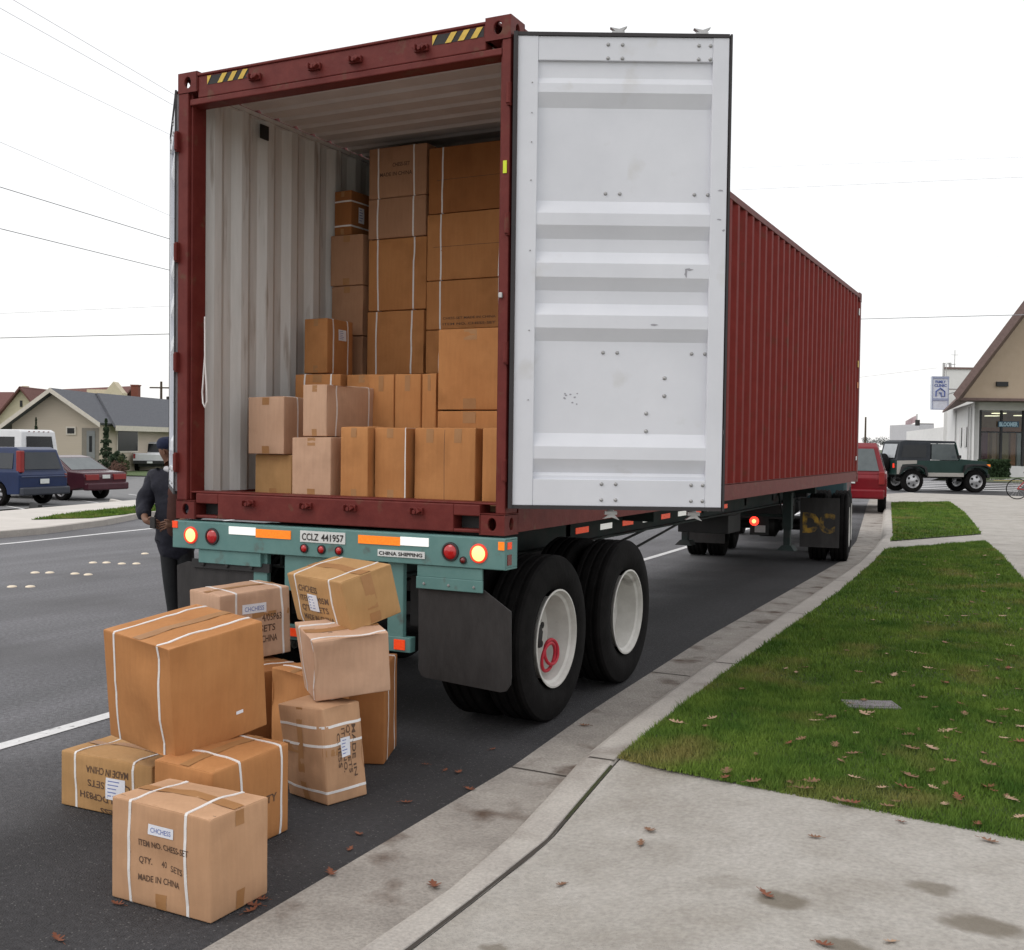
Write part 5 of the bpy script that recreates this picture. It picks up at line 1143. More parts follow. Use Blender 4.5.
# dark green open-top off-road car
M_grn = mat('dark_green_paint', (.012, .035, .030), .35, (.018, .045, .04), 3, coat=.12, spec=.3); M_tan = mat('tan_panel', (.34, .32, .29), .5, (.40, .38, .35), 5); M_soft = mat('soft_top', (.022, .026, .032), .8, (.035, .04, .048), 5)
q1 = gp(915, 492, 0); q2 = gp(971, 492.5, 0); jd = (q2-q1).normalized(); nrm_ = Vector((-jd.y, jd.x, 0)); jc = (q1+q2)/2+nrm_*.72; ja = math.atan2(jd.y, jd.x)
v = vehicle('offroad_car', 'dark green off-road car with soft top and pale sills crossing the junction', 'car', (jc.x, jc.y, 0), ja, 1.55,
    [(-1.88, .62), (-1.92, 1.12), (.55, 1.14), (.62, 1.20), (1.62, 1.12), (1.66, .72), (1.64, .62)], None, 1.12,
    [], None, None, (-1.22, 1.22), .41, M_grn, zb=.60, ra=.50, wz=.40, bev=.02)
hwj = .74
b = MB(); b.prism([(-1.84, -.72, 1.13), (-1.70, -.70, 1.80), (-1.5, -.70, 1.86), (.38, -.70, 1.84), (.42, -.70, 1.76), (.30, -.70, 1.76), (-.55, -.72, 1.76), (-.55, -.72, 1.13)], (0, 1.42, 0)); b.build('soft_top', M_soft, v, bevel=.03)
for s_ in (-1, 1):
    b = MB(); b.poly([(-1.68, s_*.727, 1.24), (-1.60, s_*.727, 1.70), (-.72, s_*.727, 1.70), (-.72, s_*.727, 1.24)]); b.build('side_window', mat('plastic_window', (.02, .022, .026), .3), v)
    b = MB(); b.poly([(-.50, s_*.70, 1.16), (-.50, s_*.70, 1.74), (.36, s_*.70, 1.74), (.52, s_*.70, 1.16)]); b.build('door_glass', M_glass2, v)
    b = MB(); b.tube([(.60, s_*.70, 1.14), (.40, s_*.70, 1.80)], .03, 8); b.build('windscreen_frame', M_grn, v)
    b = MB(); b.prism([(.68, s_*.74, .72), (.72, s_*.74, .98), (.95, s_*.74, 1.03), (1.5, s_*.74, 1.03), (1.70, s_*.74, .92), (1.70, s_*.74, .86), (1.46, s_*.74, .96), (1.0, s_*.74, .96), (.80, s_*.74, .90)], (0, s_*.17, 0)); b.build('fender_flare', M_black, v, bevel=.01)
    b = MB(); b.prism([(-1.78, s_*.74, .60), (-1.70, s_*.74, .92), (-1.5, s_*.74, .98), (-.95, s_*.74, .98), (-.74, s_*.74, .90), (-.68, s_*.74, .60), (-.76, s_*.74, .60), (-.82, s_*.74, .84), (-1.0, s_*.74, .92), (-1.45, s_*.74, .92), (-1.62, s_*.74, .84)], (0, s_*.12, 0)); b.build('fender_flare', M_black, v, bevel=.01)
    vbox(v, 'sill_panel', M_tan, -.68, .72, s_*.785-.012, s_*.785+.012, .56, .70)
    b = MB(); b.prism([(-1.86, s_*.785-.01, .64), (-1.78, s_*.785-.01, .64), (-1.66, s_*.785-.01, .99), (-1.1, s_*.785-.01, 1.02), (-1.1, s_*.785-.01, 1.14), (-1.86, s_*.785-.01, 1.12)], (0, .02, 0)); b.build('rear_quarter_panel', M_tan, v)
    vbox(v, 'tail_lamp', M_litrim, -1.93, -1.84, s_*.62-.06, s_*.62+.06, .86, 1.02); vbox(v, 'turn_lamp', M_amber, 1.60, 1.70, s_*.82-.05, s_*.82+.05, .92, 1.02)
b = MB(); b.poly([(.60, -.66, 1.20), (.60, .66, 1.20), (.42, .64, 1.74), (.42, -.64, 1.74)]); b.build('windscreen', M_glass2, v)
b = MB(); b.poly([(-1.86, -.56, 1.22), (-1.86, .56, 1.22), (-1.735, .54, 1.72), (-1.735, -.54, 1.72)]); b.build('rear_window', mat('milky_window', (.35, .37, .39), .4), v)
b = MB(); b.lathe([(-.1, .2), (-.11, .36), (-.08, .39), (.08, .39), (.11, .36), (.1, .2)], (-2.05, 0, .98), 'x', 28); b.build('spare_wheel', M_tyre, v, smooth=40)
b = MB(); b.box(-1.7, 1.6, -.35, -.27, .50, .62); b.box(-1.7, 1.6, .27, .35, .50, .62); b.cyl((-1.22, -.6, .4), (-1.22, .6, .4), .05, 10); b.cyl((1.22, -.6, .4), (1.22, .6, .4), .05, 10); b.build('underframe', M_black, v)
for s_ in (-1, 1): vbox(v, 'side_mirror', M_black, .42, .50, s_*.92-.08, s_*.92+.08, 1.22, 1.34)
vbox(v, 'bumper', M_black, 1.68, 1.78, -.7, .7, .52, .66)
v.scale = (1.09, 1.09, 1.12)
for o_ in [v]: o_.location.z = 0
# ---- bicycle at the right edge
bq = gp(1017, 499, .13); bk = thing('bicycle', 'red bicycle standing on the pavement at the right edge', 'bicycle', (bq.x, bq.y, .124), R(12))
M_bred = mat('bicycle_red', (.30, .02, .02), .35)
for x in (.0, 1.02):
    b = MB(); b.tube([(x+.33*math.cos(2*math.pi*k/32), 0, .34+.33*math.sin(2*math.pi*k/32)) for k in range(32)], .016, 6, closed=True); wl = b.build('wheel', M_tyre, bk, smooth=60)
    for k in range(10): pass
    b = MB()
    for k in range(14): a = 2*math.pi*k/14; b.tube([(x, .01, .34), (x+.32*math.cos(a), 0, .34+.32*math.sin(a))], .0025, 4)
    b.build('spokes', M_silver, wl)
b = MB()
for a, c in (((0, 0, .34), (.42, 0, .30)), ((.42, 0, .30), (.30, 0, .84)), ((0, 0, .34), (.33, 0, .72)), ((.33, 0, .74), (.84, 0, .82)), ((.42, 0, .30), (.86, 0, .74)), ((1.02, 0, .34), (.82, 0, .92))): b.tube([a, c], .018, 8)
b.build('frame', M_bred, bk, smooth=60)
b = MB(); b.prism([(.18, -.03, .86), (.24, -.07, .89), (.44, -.02, .88), (.44, .02, .88), (.24, .07, .89), (.18, .03, .86)], (0, 0, .04)); b.build('saddle', M_ink, bk, bevel=.01)
b = MB(); b.tube([(.80, -.26, .98), (.84, -.20, 1.0), (.82, 0, .95), (.84, .20, 1.0), (.80, .26, .98)], .013, 8); b.build('handlebar', M_chrome, bk)
b = MB(); b.lathe([(-.01, .0), (-.01, .09), (.01, .09), (.01, 0)], (.42, 0, .30), 'y', 20); b.tube([(.42, 0, .30), (.50, 0, .16)], .01, 6); b.build('crank', M_ink, bk)

# ---- houses across the street, built in a frame that looks along the street view
HMAT = Matrix(((rt.x, fh.x, 0, CAMP.x), (rt.y, fh.y, 0, CAMP.y), (0, 0, 1, 0), (0, 0, 0, 1))); HINV = HMAT.inverted()
def lq(px, py, D): q = HINV @ at(px, py, D); return Vector((q.x, q.y, q.z))
class HB(MB):
    base = Vector((0, 0, 0))
    def build(s, name, mats, parent=None, **k):
        return MB.build(s, name, mats, parent, M=Matrix.Translation(-HB.base) @ HMAT, **k)
def house(name, label, cat, px, D, z=-.25):
    q = HMAT @ lq(px, 450, D); HB.base = Vector((q.x, q.y, z)); return thing(name, label, cat, HB.base)
def slab(b, pts, t=.14, mi=None):
    p_ = [Vector(q) for q in pts]; n = (p_[1]-p_[0]).cross(p_[2]-p_[0]).normalized(); n = n if n.z > 0 else -n; b.prism(p_, -n*t, mi)
M_beige = mat('beige_siding', (.50, .43, .345), .85, (.55, .48, .39), 4, stretch=(.2, .2, 8)); M_shing = mat('grey_shingle', (.075, .08, .095), .9, (.12, .125, .14), 9, 8); M_trim = mat('cream_trim', (.56, .52, .45), .7)
M_cream = mat('cream_stucco', (.58, .51, .37), .85, (.64, .57, .43), 3); M_rshing = mat('maroon_shingle', (.12, .052, .045), .9, (.17, .08, .07), 7, 8); M_brick = mat('chimney_brick', (.16, .05, .035), .9, (.24, .08, .055), 25); M_dark = mat('dark_doorway', (.03, .03, .032), .7)
h1 = house('bungalow', 'beige bungalow with a grey shingle roof and a front gable, across the street', 'house', 60, 62)
D1 = 62.0; g0 = -.25
def P1(px, py, dv=0): q = lq(px, py, D1); q.y += dv; return q
apx = P1(55.4, 390.5); el = P1(12, 424); er = P1(101, 420.5); zt = min(el.z, er.z)
b = HB(); b.prism([(el.x, D1, g0), (el.x, D1, zt), (apx.x, D1, apx.z-.1), (er.x, D1, zt), (er.x, D1, g0)], (0, 12, 0)); wall = b.build('wall', M_beige, h1)
# door recess, small window
dl, dr, dt = P1(82, 428), P1(99, 428), P1(90, 428).z
b = HB(); b.box(dl.x, dr.x, D1-.03, D1-.005, g0, dt); dd = b.build('porch_recess', mat('recess_wall', (.22, .20, .17), .9), h1)
b = HB(); b.box(lerp(dl.x, dr.x, .30), lerp(dl.x, dr.x, .78), D1-.07, D1-.032, g0+.2, dt-.15); door_ = b.build('door', mat('door_grey', (.19, .20, .20), .6), h1)
b = HB(); b.box(lerp(dl.x, dr.x, .45), lerp(dl.x, dr.x, .62), D1-.08, D1-.071, g0+1.2, dt-.45); b.build('pane', M_glass, door_)
a, c = P1(67.7, 428), P1(74.7, 433.5)
b = HB(); b.box(a.x-.08, c.x+.08, D1-.06, D1-.003, c.z-.08, a.z+.08); fr_ = b.build('window', M_trim, h1); b = HB(); b.box(a.x, c.x, D1-.075, D1-.062, c.z, a.z); b.build('pane', M_glass, fr_)
# gable roof with barge boards
b = HB(); ax_, az = apx.x, apx.z; ov = .75
lx, lz = P1(2, 428).x, P1(2, 428).z; rx_, rz_ = P1(105, 423).x, P1(105, 423).z
slab(b, [(lx, D1-ov, lz), (ax_, D1-ov, az+.12), (ax_, D1+13, az+.12), (lx, D1+13, lz)]); slab(b, [(ax_, D1-ov, az+.12), (rx_, D1-ov, rz_), (rx_, D1+13, rz_), (ax_, D1+13, az+.12)]); b.build('roof', M_shing, h1)
b = HB()
for (x0, z0, x1, z1) in ((lx, lz, ax_, az+.12), (ax_, az+.12, rx_, rz_)): b.prism([(x0, D1-ov-.04, z0), (x1, D1-ov-.04, z1), (x1, D1-ov-.04, z1-.26), (x0, D1-ov-.04, z0-.26)], (0, .035, 0))
b.build('barge_board', M_trim, h1)
# main wing receding to the right
wa = Vector((er.x, D1+1, 0)); q = lq(215, 430, 78); wb = Vector((q.x, 78, 0)); wd = (wb-wa).normalized(); wn = Vector((-wd.y, wd.x, 0)); ze = zt-.02
b = HB(); b.prism([(wa.x, wa.y, g0), (wb.x, wb.y, g0), (wb.x, wb.y, ze), (wa.x, wa.y, ze)], wn*9); b.build('wing_wall', M_beige, h1)
ridge_z = az+.12
e0 = wa-wn*.7-wd*.4; e1 = wb-wn*.7+wd; r0 = Vector((apx.x+.3, D1+5.5, 0)); r1 = r0+wd*((wb-wa).length+4)
b = HB(); slab(b, [(e0.x, e0.y, ze), (e1.x, e1.y, ze), (r1.x, r1.y, ridge_z), (r0.x, r0.y, ridge_z)]); k0 = r0+wn*5.2; k1 = r1+wn*5.2
slab(b, [(k0.x, k0.y, ze), (k1.x, k1.y, ze), (r1.x, r1.y, ridge_z), (r0.x, r0.y, ridge_z)]); b.build('wing_roof', M_shing, h1)
b = HB(); o_ = -wn*.74; b.prism([(e0.x-wn.x*.05, e0.y-wn.y*.05, ze+.02), (e1.x-wn.x*.05, e1.y-wn.y*.05, ze+.02), (e1.x-wn.x*.05, e1.y-wn.y*.05, ze-.28), (e0.x-wn.x*.05, e0.y-wn.y*.05, ze-.28)], wn*.045); b.build('gutter_board', M_trim, h1)
def wing_win(t0, t1, z0, z1, glass=M_glass):
    a = wa+wd*t0-wn*.06; c = wa+wd*t1-wn*.06; b = HB(); b.prism([(a.x, a.y, z0), (c.x, c.y, z0), (c.x, c.y, z1), (a.x, a.y, z1)], wn*.05); f_ = b.build('window', M_trim, h1)
    a = wa+wd*(t0+.1)-wn*.08; c = wa+wd*(t1-.1)-wn*.08; b = HB(); b.prism([(a.x, a.y, z0+.1), (c.x, c.y, z0+.1), (c.x, c.y, z1-.1), (a.x, a.y, z1-.1)], wn*.018); b.build('pane', glass, f_)
wing_win(1.0, 3.6, .9, 2.35); wing_win(9.3, 10.6, .9, 1.9, M_glass2)
# house behind
h2 = house('gabled_house', 'cream house with a steep maroon roof and chimneys rising behind the bungalow', 'house', 60, 98, -.4)
D2 = 96.0
def P2(px, py, dv=0): q = lq(px, py, D2+dv); return q
b = HB(); pts = [P2(-6, 470), P2(-6, 420), P2(22, 389), P2(37, 406), P2(37, 470)]; b.prism([(q.x, D2, q.z) for q in pts], (0, 9, 0)); b.build('wall', M_cream, h2)
b = HB(); pts = [P2(37, 470), P2(37, 404), P2(122, 400), P2(122, 470)]; b.prism([(q.x, D2+1, q.z) for q in pts], (0, 8, 0)); b.build('wall', M_cream, h2)
b = HB(); a, c, e = P2(-8, 423), P2(22, 386.5), P2(38, 407); slab(b, [(a.x, D2-.5, a.z), (c.x, D2-.5, c.z), (c.x, D2+10, c.z), (a.x, D2+10, a.z)]); slab(b, [(c.x, D2-.5, c.z), (e.x, D2-.5, e.z), (e.x, D2+10, e.z), (c.x, D2+10, c.z)])
b.build('roof', M_rshing, h2)
b = HB(); a, c = P2(24, 387), P2(113, 383); e, f_ = P2(34, 410), P2(113, 408); zr = (a.z+c.z)/2
b.prism([(a.x, D2+5, a.z), (c.x, D2+5, c.z), (f_.x, D2+.3, f_.z), (e.x, D2+.3, e.z)], (0, .15, -.1)); b.prism([(a.x, D2+5, a.z), (c.x, D2+5, c.z), (f_.x, D2+10, f_.z), (e.x, D2+10, e.z)], (0, .15, -.1)); b.build('roof', M_rshing, h2)
b = HB(); pts = [P2(104, 408), P2(104, 392), P2(113, 381.5), P2(122, 393), P2(122, 408)]; b.prism([(q.x, D2+.1, q.z) for q in pts], (0, 1.2, 0)); b.build('dormer', M_cream, h2)
b = HB(); a, c = P2(77, 388), P2(103, 391.5); b.box(a.x, c.x, D2+2.2, D2+3.2, c.z-.6, a.z); b.build('dormer', M_cream, h2)
b = HB(); a, c = P2(20, 400.5), P2(22.5, 407); b.box(a.x, c.x, D2-.04, D2-.004, c.z, a.z); b.build('window', M_glass, h2)
b = HB(); a, c = P2(123, 384.5), P2(130, 410); b.box(a.x, c.x, D2+2, D2+2.7, g0, a.z); b.box(a.x-.06, c.x+.06, D2+1.94, D2+2.76, a.z, a.z+.1); b.build('chimney', M_brick, h2)
b = HB(); a, c = P2(1, 383.5), P2(6, 400); b.box(a.x, c.x, D2+4, D2+4.6, c.z-1.5, a.z); b.build('chimney', M_cream, h2)
b = HB(); a = P2(39, 398); b.box(a.x-.12, a.x+.12, D2+1.6, D2+1.9, a.z-.7, a.z+.3); b.build('vent_pipe', M_trim, h2)
h3 = house('cottage', 'small cottage with a maroon roof at the far left behind the vans', 'house', -20, 105, -.4)
b = HB(); a, c, e = lq(-30, 392, 108), lq(14, 392, 108), lq(-8, 424, 104); b.prism([(a.x, 108, a.z), (c.x, 108, c.z), (e.x+2.2, 103, e.z), (a.x-3, 103, e.z)], (0, .1, -.2)); b.build('roof', M_rshing, h3)
b = HB(); b.prism([(a.x-3, 103.3, g0), (e.x+1.8, 103.3, g0), (e.x+1.8, 103.3, e.z), (a.x-3, 103.3, e.z)], (0, 9, 0)); b.build('wall', M_cream, h3)

# ---- shop on the right, across the junction
M_wht = mat('white_stucco', (.76, .76, .75), .85, (.82, .82, .81), 2); M_soff = mat('tan_soffit', (.52, .41, .30), .85, (.56, .45, .34), 2); M_fasc = mat('brown_fascia', (.17, .115, .105), .8, (.23, .16, .145), 6)
sh = house('corner_shop', 'white shop with a wide window under a big brown gable across the junction', 'shop', 1000, 70, 0)
DS = 66.0
def PS(px, py, D=DS): return lq(px, py, D)
c0 = PS(973, 478, 68); cr_ = PS(1090, 478, 68)
b = HB(); zc = PS(973, 399, 68).z; b.box(c0.x, cr_.x, 68, 68.2, 0, PS(980, 411, 68).z*0+0, None) if False else None
wl_, wr_, wt_, wb_ = PS(980, 410, 68), PS(1024, 410, 68), PS(980, 410, 68).z, .75
for (x0, x1, z0, z1) in ((c0.x, wl_.x, -.1, zc), (wl_.x, cr_.x, wt_, zc), (wl_.x, cr_.x, -.1, wb_)): b.box(x0, x1, 68, 68.25, z0, z1)
wlo = b.build('front_wall', M_wht, sh)
dx_ = Vector((.29, 1, 0)); ln = 16
b = HB(); b.prism([(c0.x, 68.0, -.1), (c0.x+dx_.x*ln, 68+ln, -.1), (c0.x+dx_.x*ln, 68+ln, zc-.2), (c0.x, 68.0, zc-.2)], (.25, 0, 0)); b.build('side_wall', M_wht, sh)
for t0, t1, z0, z1 in ((3.4, 4.6, 1.9, 3.2), (6.2, 7.2, 1.9, 3.2)):
    b = HB(); b.prism([(c0.x+dx_.x*t0-.02, 68+t0, z0), (c0.x+dx_.x*t1-.02, 68+t1, z0), (c0.x+dx_.x*t1-.02, 68+t1, z1), (c0.x+dx_.x*t0-.02, 68+t0, z1)], (-.04, 0, 0)); b.build('window', M_glass, sh)
for t0 in (1.0, 2.3, 9.5): b = HB(); b.cyl((c0.x+dx_.x*t0-.08, 68+t0, 0), (c0.x+dx_.x*t0-.08, 68+t0, zc-.4), .05, 8); b.build('downpipe', M_galv, sh)
# gable: fascia and tan face
fa, fb_ = PS(953, 396, 64), PS(1024, 301, 64); sl_ = (fb_.z-fa.z)/(fb_.x-fa.x); xap = fa.x+7.5; zap = fa.z+sl_*7.5; th_ = .85
b = HB(); RD = (1.5, 3.2, 0)
b.prism([(fa.x, 64, fa.z+.1), (xap, 64, zap), (xap, 64, zap-th_), (fa.x+.25, 64, fa.z-.22)], RD); b.prism([(2*xap-fa.x, 64, fa.z+.1), (xap, 64, zap), (xap, 64, zap-th_), (2*xap-fa.x-.25, 64, fa.z-.22)], RD); b.build('roof', M_fasc, sh)
b = HB(); zl = zc-.02; gx = lq(963, 395, 66.2).x; b.prism([(gx, 66.2, zl), (xap+1, 66.2, zap-.75), (2*xap-fa.x-.6, 66.2, zl)], (.12, .3, 0)); b.build('gable_face', M_soff, sh)
b = HB(); gx = lq(958, 395, 66).x; b.prism([(gx, 66, zl-.16), (2*xap-fa.x-.3, 66, zl-.16), (2*xap-fa.x-.3, 68, zl-.16), (gx+.8, 68, zl-.16)], (0, 0, .16)); b.build('trim_beam', M_fasc, sh)
b = HB(); a = PS(1003, 384, 66); b.box(a.x-.35, a.x+.35, 66.05, 66.2, a.z-.14, a.z+.14); b.build('wall_lamp', M_dark, sh)
ea, ec = lq(956.5, 397.5, 66.5), lq(942.5, 411, 80); ed = lq(962, 411, 80)
b = HB(); b.prism([(ea.x, 66.5, ea.z), (ec.x, 80, ec.z), (ed.x+.5, 80, ec.z+.9), (ea.x+1.4, 66.5, ea.z+.6)], (0, 0, -.14)); b.build('side_eave', M_fasc, sh)
# shop window: frames, glass, what stands inside
b = HB(); b.box(wl_.x+1.5, cr_.x, 72, 72.1, wb_-.4, wt_+.3); b.build('back_room_wall', mat('shop_interior', (.16, .085, .035), .9, (.30, .18, .08), .8), sh)
b = HB(); b.prism([(wl_.x, 68.3, wt_), (cr_.x, 68.3, wt_), (cr_.x, 72, wt_), (wl_.x+1.5, 72, wt_)], (0, 0, .1)); b.build('shop_ceiling', M_dark, sh)
M_tube = mat('ceiling_tube', (1, .95, .6), .5, emit=(1, .93, .6), estr=1.6)
for px, py in ((999, 413), (992, 415.5), (1021, 415.2)): a = PS(px, py, 70); b = HB(); b.box(a.x-.35, a.x+.35, 69.7, 70.3, a.z-.05, a.z); b.build('ceiling_lamp', M_tube, sh)
b = HB(); a = PS(981, 429, 69.5); b.box(wl_.x+.6, cr_.x, 69.4, 69.5, a.z-.35, a.z+.1); b.build('shelf', mat('orange_shelf', (.28, .10, .03), .8), sh)
for px, wd_, cl in ((984, 5, (.16, .05, .07)), (993, 4, (.34, .23, .13)), (1003, 9, (.25, .20, .09)), (1012, 5, (.30, .14, .06)), (1019, 6, (.30, .33, .30))):
    a = PS(px-wd_/2, 432, 69.2); c = PS(px+wd_/2, 432, 69.2); b = HB(); b.box(a.x, c.x, 69.0, 69.3, wb_, a.z); b.build('window_display', mat('display_%d' % px, cl, .8), sh)
for px in (980.4, 1001.5, 1023.4): a = PS(px, 420, 68); b = HB(); b.box(a.x-.06, a.x+.06, 67.95, 68.1, wb_, wt_); b.build('window_frame', M_dark, sh)
b = HB(); b.box(wl_.x, cr_.x, 67.96, 68.09, PS(990, 432, 68).z-.04, PS(990, 432, 68).z+.04); b.build('window_frame', M_dark, sh)
m_ = bpy.data.materials.new('clear_glass'); m_.use_nodes = True; n_ = m_.node_tree.nodes; tb = n_.new('ShaderNodeBsdfTransparent'); tb.inputs[0].default_value = (.80, .82, .84, 1); gb = n_.new('ShaderNodeBsdfGlossy'); gb.inputs['Roughness'].default_value = .03
mxs = n_.new('ShaderNodeMixShader'); mxs.inputs[0].default_value = .04; m_.node_tree.links.new(tb.outputs[0], mxs.inputs[1]); m_.node_tree.links.new(gb.outputs[0], mxs.inputs[2]); m_.node_tree.links.new(mxs.outputs[0], n_['Material Output'].inputs[0])
b = HB(); b.box(wl_.x, cr_.x, 68.02, 68.03, wb_, wt_); b.build('window_pane', m_, sh)
a, c = PS(998, 427, 67.9), PS(1019, 421.5, 67.9); b = HB(); b.box(a.x, c.x, 67.90, 67.93, a.z, c.z); sg = b.build('window_sign', mat('window_sign_blue', (.03, .08, .13), .6), sh)
vs, fs = text_data('BLOOMER', (c.z-a.z)*.95, (c.x-a.x)*.9, 'LEFT', .02); b = HB(); b.add([(a.x+(c.x-a.x)*.05+v.x, 67.88, a.z+.06+v.y) for v in vs], fs); b.build('lettering', mat('sign_pale_blue', (.35, .5, .58), .6), sg)
# flat-roofed white building behind the shop
fbd = house('flat_roof_building', 'tall white flat-roofed building with roof pipes rising behind the shop', 'building', 960, 86, 0)
a, c = lq(945, 369, 88), lq(1010, 369, 88); b = HB(); b.prism([(a.x, 88, -.3), (c.x+6, 88, -.3), (c.x+6, 88, a.z), (a.x, 88, a.z)], (5.2, 12, 0)); b.build('wall', M_wht, fbd); b = HB(); b.prism([(a.x-.1, 87.9, a.z), (c.x+6.1, 87.9, a.z), (c.x+6.1, 87.9, a.z+.15), (a.x-.1, 87.9, a.z+.15)], (5.2, 12.2, 0)); b.build('roof_edge', M_fasc, fbd)
b = HB(); q0, q1, q2_, q3 = lq(944, 376, 88.3), lq(944, 363, 88.3), lq(950, 363, 88.3), lq(951, 372, 88.3); b.tube([(q0.x, 88.3, q0.z-1), (q1.x, 88.3, q1.z), (q2_.x, 88.3, q2_.z), (q3.x, 88.3, q3.z-.5)], .12, 8); b.build('roof_pipe', M_galv, fbd)
b = HB(); q0 = lq(955, 350, 90); b.tube([(q0.x, 90, a.z), (q0.x, 90, q0.z)], .035, 6); b.tube([(q0.x-.3, 90, q0.z-.4), (q0.x+.3, 90, q0.z-.4)], .02, 6); b.build('antenna', M_galv, fbd)
fb2 = house('white_store', 'low white building farther down the side street, left of the shop', 'building', 930, 105, 0)
a, c = lq(921, 431, 108), lq(946, 424, 100); b = HB(); b.prism([(a.x, 112, -.3), (a.x, 112, a.z), (c.x, 92, c.z), (c.x, 92, -.3)], (9, 0, 0)); b.build('wall', M_wht, fb2)
a, c = lq(919, 424, 130), lq(934, 424, 130); b = HB(); b.box(a.x, c.x, 130, 140, -.3, a.z); b.build('wall', mat('pale_grey_wall', (.5, .5, .52), .8), fb2)
b = HB(); a = lq(916.5, 422.5, 104); b.box(a.x-.1, a.x+.25, 103.8, 104.1, a.z-.3, a.z+.25); b.box(a.x+.2, a.x+1.6, 103.9, 104.0, a.z-.15, a.z-.08); b.build('wall_lamp', M_ink, fb2)
# hanging sign
sgn = house('hanging_sign', 'tall white and blue box sign with a house emblem beside the shop roof', 'sign', 940, 78, 0)
a, c = lq(931.5, 409.5, 80), lq(949, 376.5, 80)
b = HB(); b.box(a.x, c.x, 80, 80.3, a.z, c.z); b.build('sign_box', mat('sign_white', (.62, .66, .74), .5), sgn)
M_sb = mat('sign_blue', (.08, .12, .33), .5); M_sb2 = mat('sign_band', (.30, .34, .48), .5)
h_ = c.z-a.z; w_ = c.x-a.x
for z0, z1, mt in ((.93, 1.0, M_sb2), (.27, .34, M_sb2), (.0, .02, M_sb2)): b = HB(); b.box(a.x-.01, c.x+.01, 79.96, 79.99, a.z+h_*z0, a.z+h_*z1); b.build('sign_band', mt, sgn)
for x in (a.x, c.x-.05): b = HB(); b.box(x, x+.05, 79.95, 79.985, a.z, c.z); b.build('sign_edge', M_sb2, sgn)
for s_, zf_, wf in (('FAMILY', .80, .62), ('CLINIC', .69, .74)):
    vs, fs = text_data(s_, h_*.11, w_*wf, 'LEFT', .01); b = HB(); b.add([(a.x+w_*(1-wf)/2+v.x, 79.975, a.z+h_*zf_+v.y) for v in vs], fs); b.build('lettering', M_sb, sgn)
b = HB(); ex, ez, es = a.x+w_*.5, a.z+h_*.40, w_*.26
b.tube([(ex-es, 79.97, ez), (ex-es, 79.97, ez+es*1.1), (ex, 79.97, ez+es*1.9), (ex+es, 79.97, ez+es*1.1), (ex+es, 79.97, ez), (ex+es*.2, 79.97, ez), (ex+es*.2, 79.97, ez+es*.8), (ex-es*.3, 79.97, ez+es*.8)], .05, 6); b.build('emblem', M_sb, sgn)
b = HB(); b.tube([(c.x, 80.15, c.z-.9), (c.x+1.2, 80.15, c.z-.9), (c.x+3, 88, c.z-.9)], .06, 8); b.tube([(c.x-.15, 80.15, c.z), (c.x-.15, 80.15, c.z+.9), (c.x+.5, 80.15, c.z+.9)], .03, 6); b.build('bracket', M_galv, sgn)
# flagpole
fp = house('flagpole', 'thin flagpole with a small flag beyond the junction', 'flagpole', 917, 150, 0)
q0 = lq(917, 414, 150); b = HB(); b.cyl((q0.x, 150, -.3), (q0.x, 150, q0.z), .09, 8); b.build('pole', M_galv, fp)
b = HB(); b.grid(lambda u, v: (q0.x-.1-u*1.5, 150+.15*math.sin(u*5), q0.z-.2-v*.9-u*.8), 8, 4, 0); b.build('flag', mat('flag_cloth', (.45, .30, .32), .8, (.6, .5, .52), 3), fp)
# hedge in front of the shop
def leaf_cloud(pts, sz, name, m, parent, sub=Vector((0, 0, 0))):
    n = len(pts); P_ = np.array(pts); a = rng.normal(size=(n, 3)); a /= np.linalg.norm(a, axis=1)[:, None]; c = rng.normal(size=(n, 3)); c -= a*(a*c).sum(1)[:, None]; c /= np.linalg.norm(c, axis=1)[:, None]
    s_ = (sz*rng.uniform(.6, 1.3, n))[:, None]; V = np.stack([P_-a*s_, P_+c*s_*.6, P_+a*s_, P_-c*s_*.6], 1).reshape(-1, 3)-np.array(sub)
    me = bpy.data.meshes.new(name); me.from_pydata(V.tolist(), [], [(4*i, 4*i+1, 4*i+2, 4*i+3) for i in range(n)]); me.materials.append(m)
    o = bpy.data.objects.new(name, me); COL.objects.link(o)
    if parent: o.parent = parent
    return o
M_hedge = mat('hedge_leaves', (.018, .04, .014), .85, (.035, .07, .022), 8); M_con = mat('conifer_leaves', (.016, .035, .016), .9, (.035, .06, .025), 6); M_bark = mat('bark', (.07, .05, .035), .9)
M_bush = mat('autumn_bush', (.10, .055, .04), .9, (.15, .08, .055), 5); M_olive = mat('olive_leaves', (.05, .065, .025), .9, (.08, .10, .04), 5)
hq = [HMAT @ lq(983.5, 478, 65), HMAT @ lq(1011, 478, 66)]
he = thing('hedge', 'clipped dark green hedge below the shop window', 'hedge', (hq[0].x, hq[0].y, 0))
dv_ = hq[1]-hq[0]; pts = []
for i in range(7000):
    t = rng.random(); s_ = rng.random(); z = rng.random()*1.15; q = hq[0]+dv_*t+fh*s_*1.0; pts.append((q.x, q.y, z))
leaf_cloud(pts, .07, 'foliage', M_hedge, he, (hq[0].x, hq[0].y, 0))
b = MB()
for k in range(5): q = dv_*(k+.5)/5+fh*.5; b.cyl((q.x, q.y, 0), (q.x, q.y, .8), .03, 6)
b.build('stems', M_bark, he)
g = MB(); a0 = hq[0]-fh*3.0; a1 = a0+dv_.normalized()*14; g.poly([(a0.x-1, a0.y, .09), (a1.x, a1.y, .09), (a1.x+fh.x*2.5, a1.y+fh.y*2.5, .09), (a0.x-1+fh.x*2.5, a0.y+fh.y*2.5, .09)]); struct('shop_verge', g, bpy.data.materials['yard_grass'])
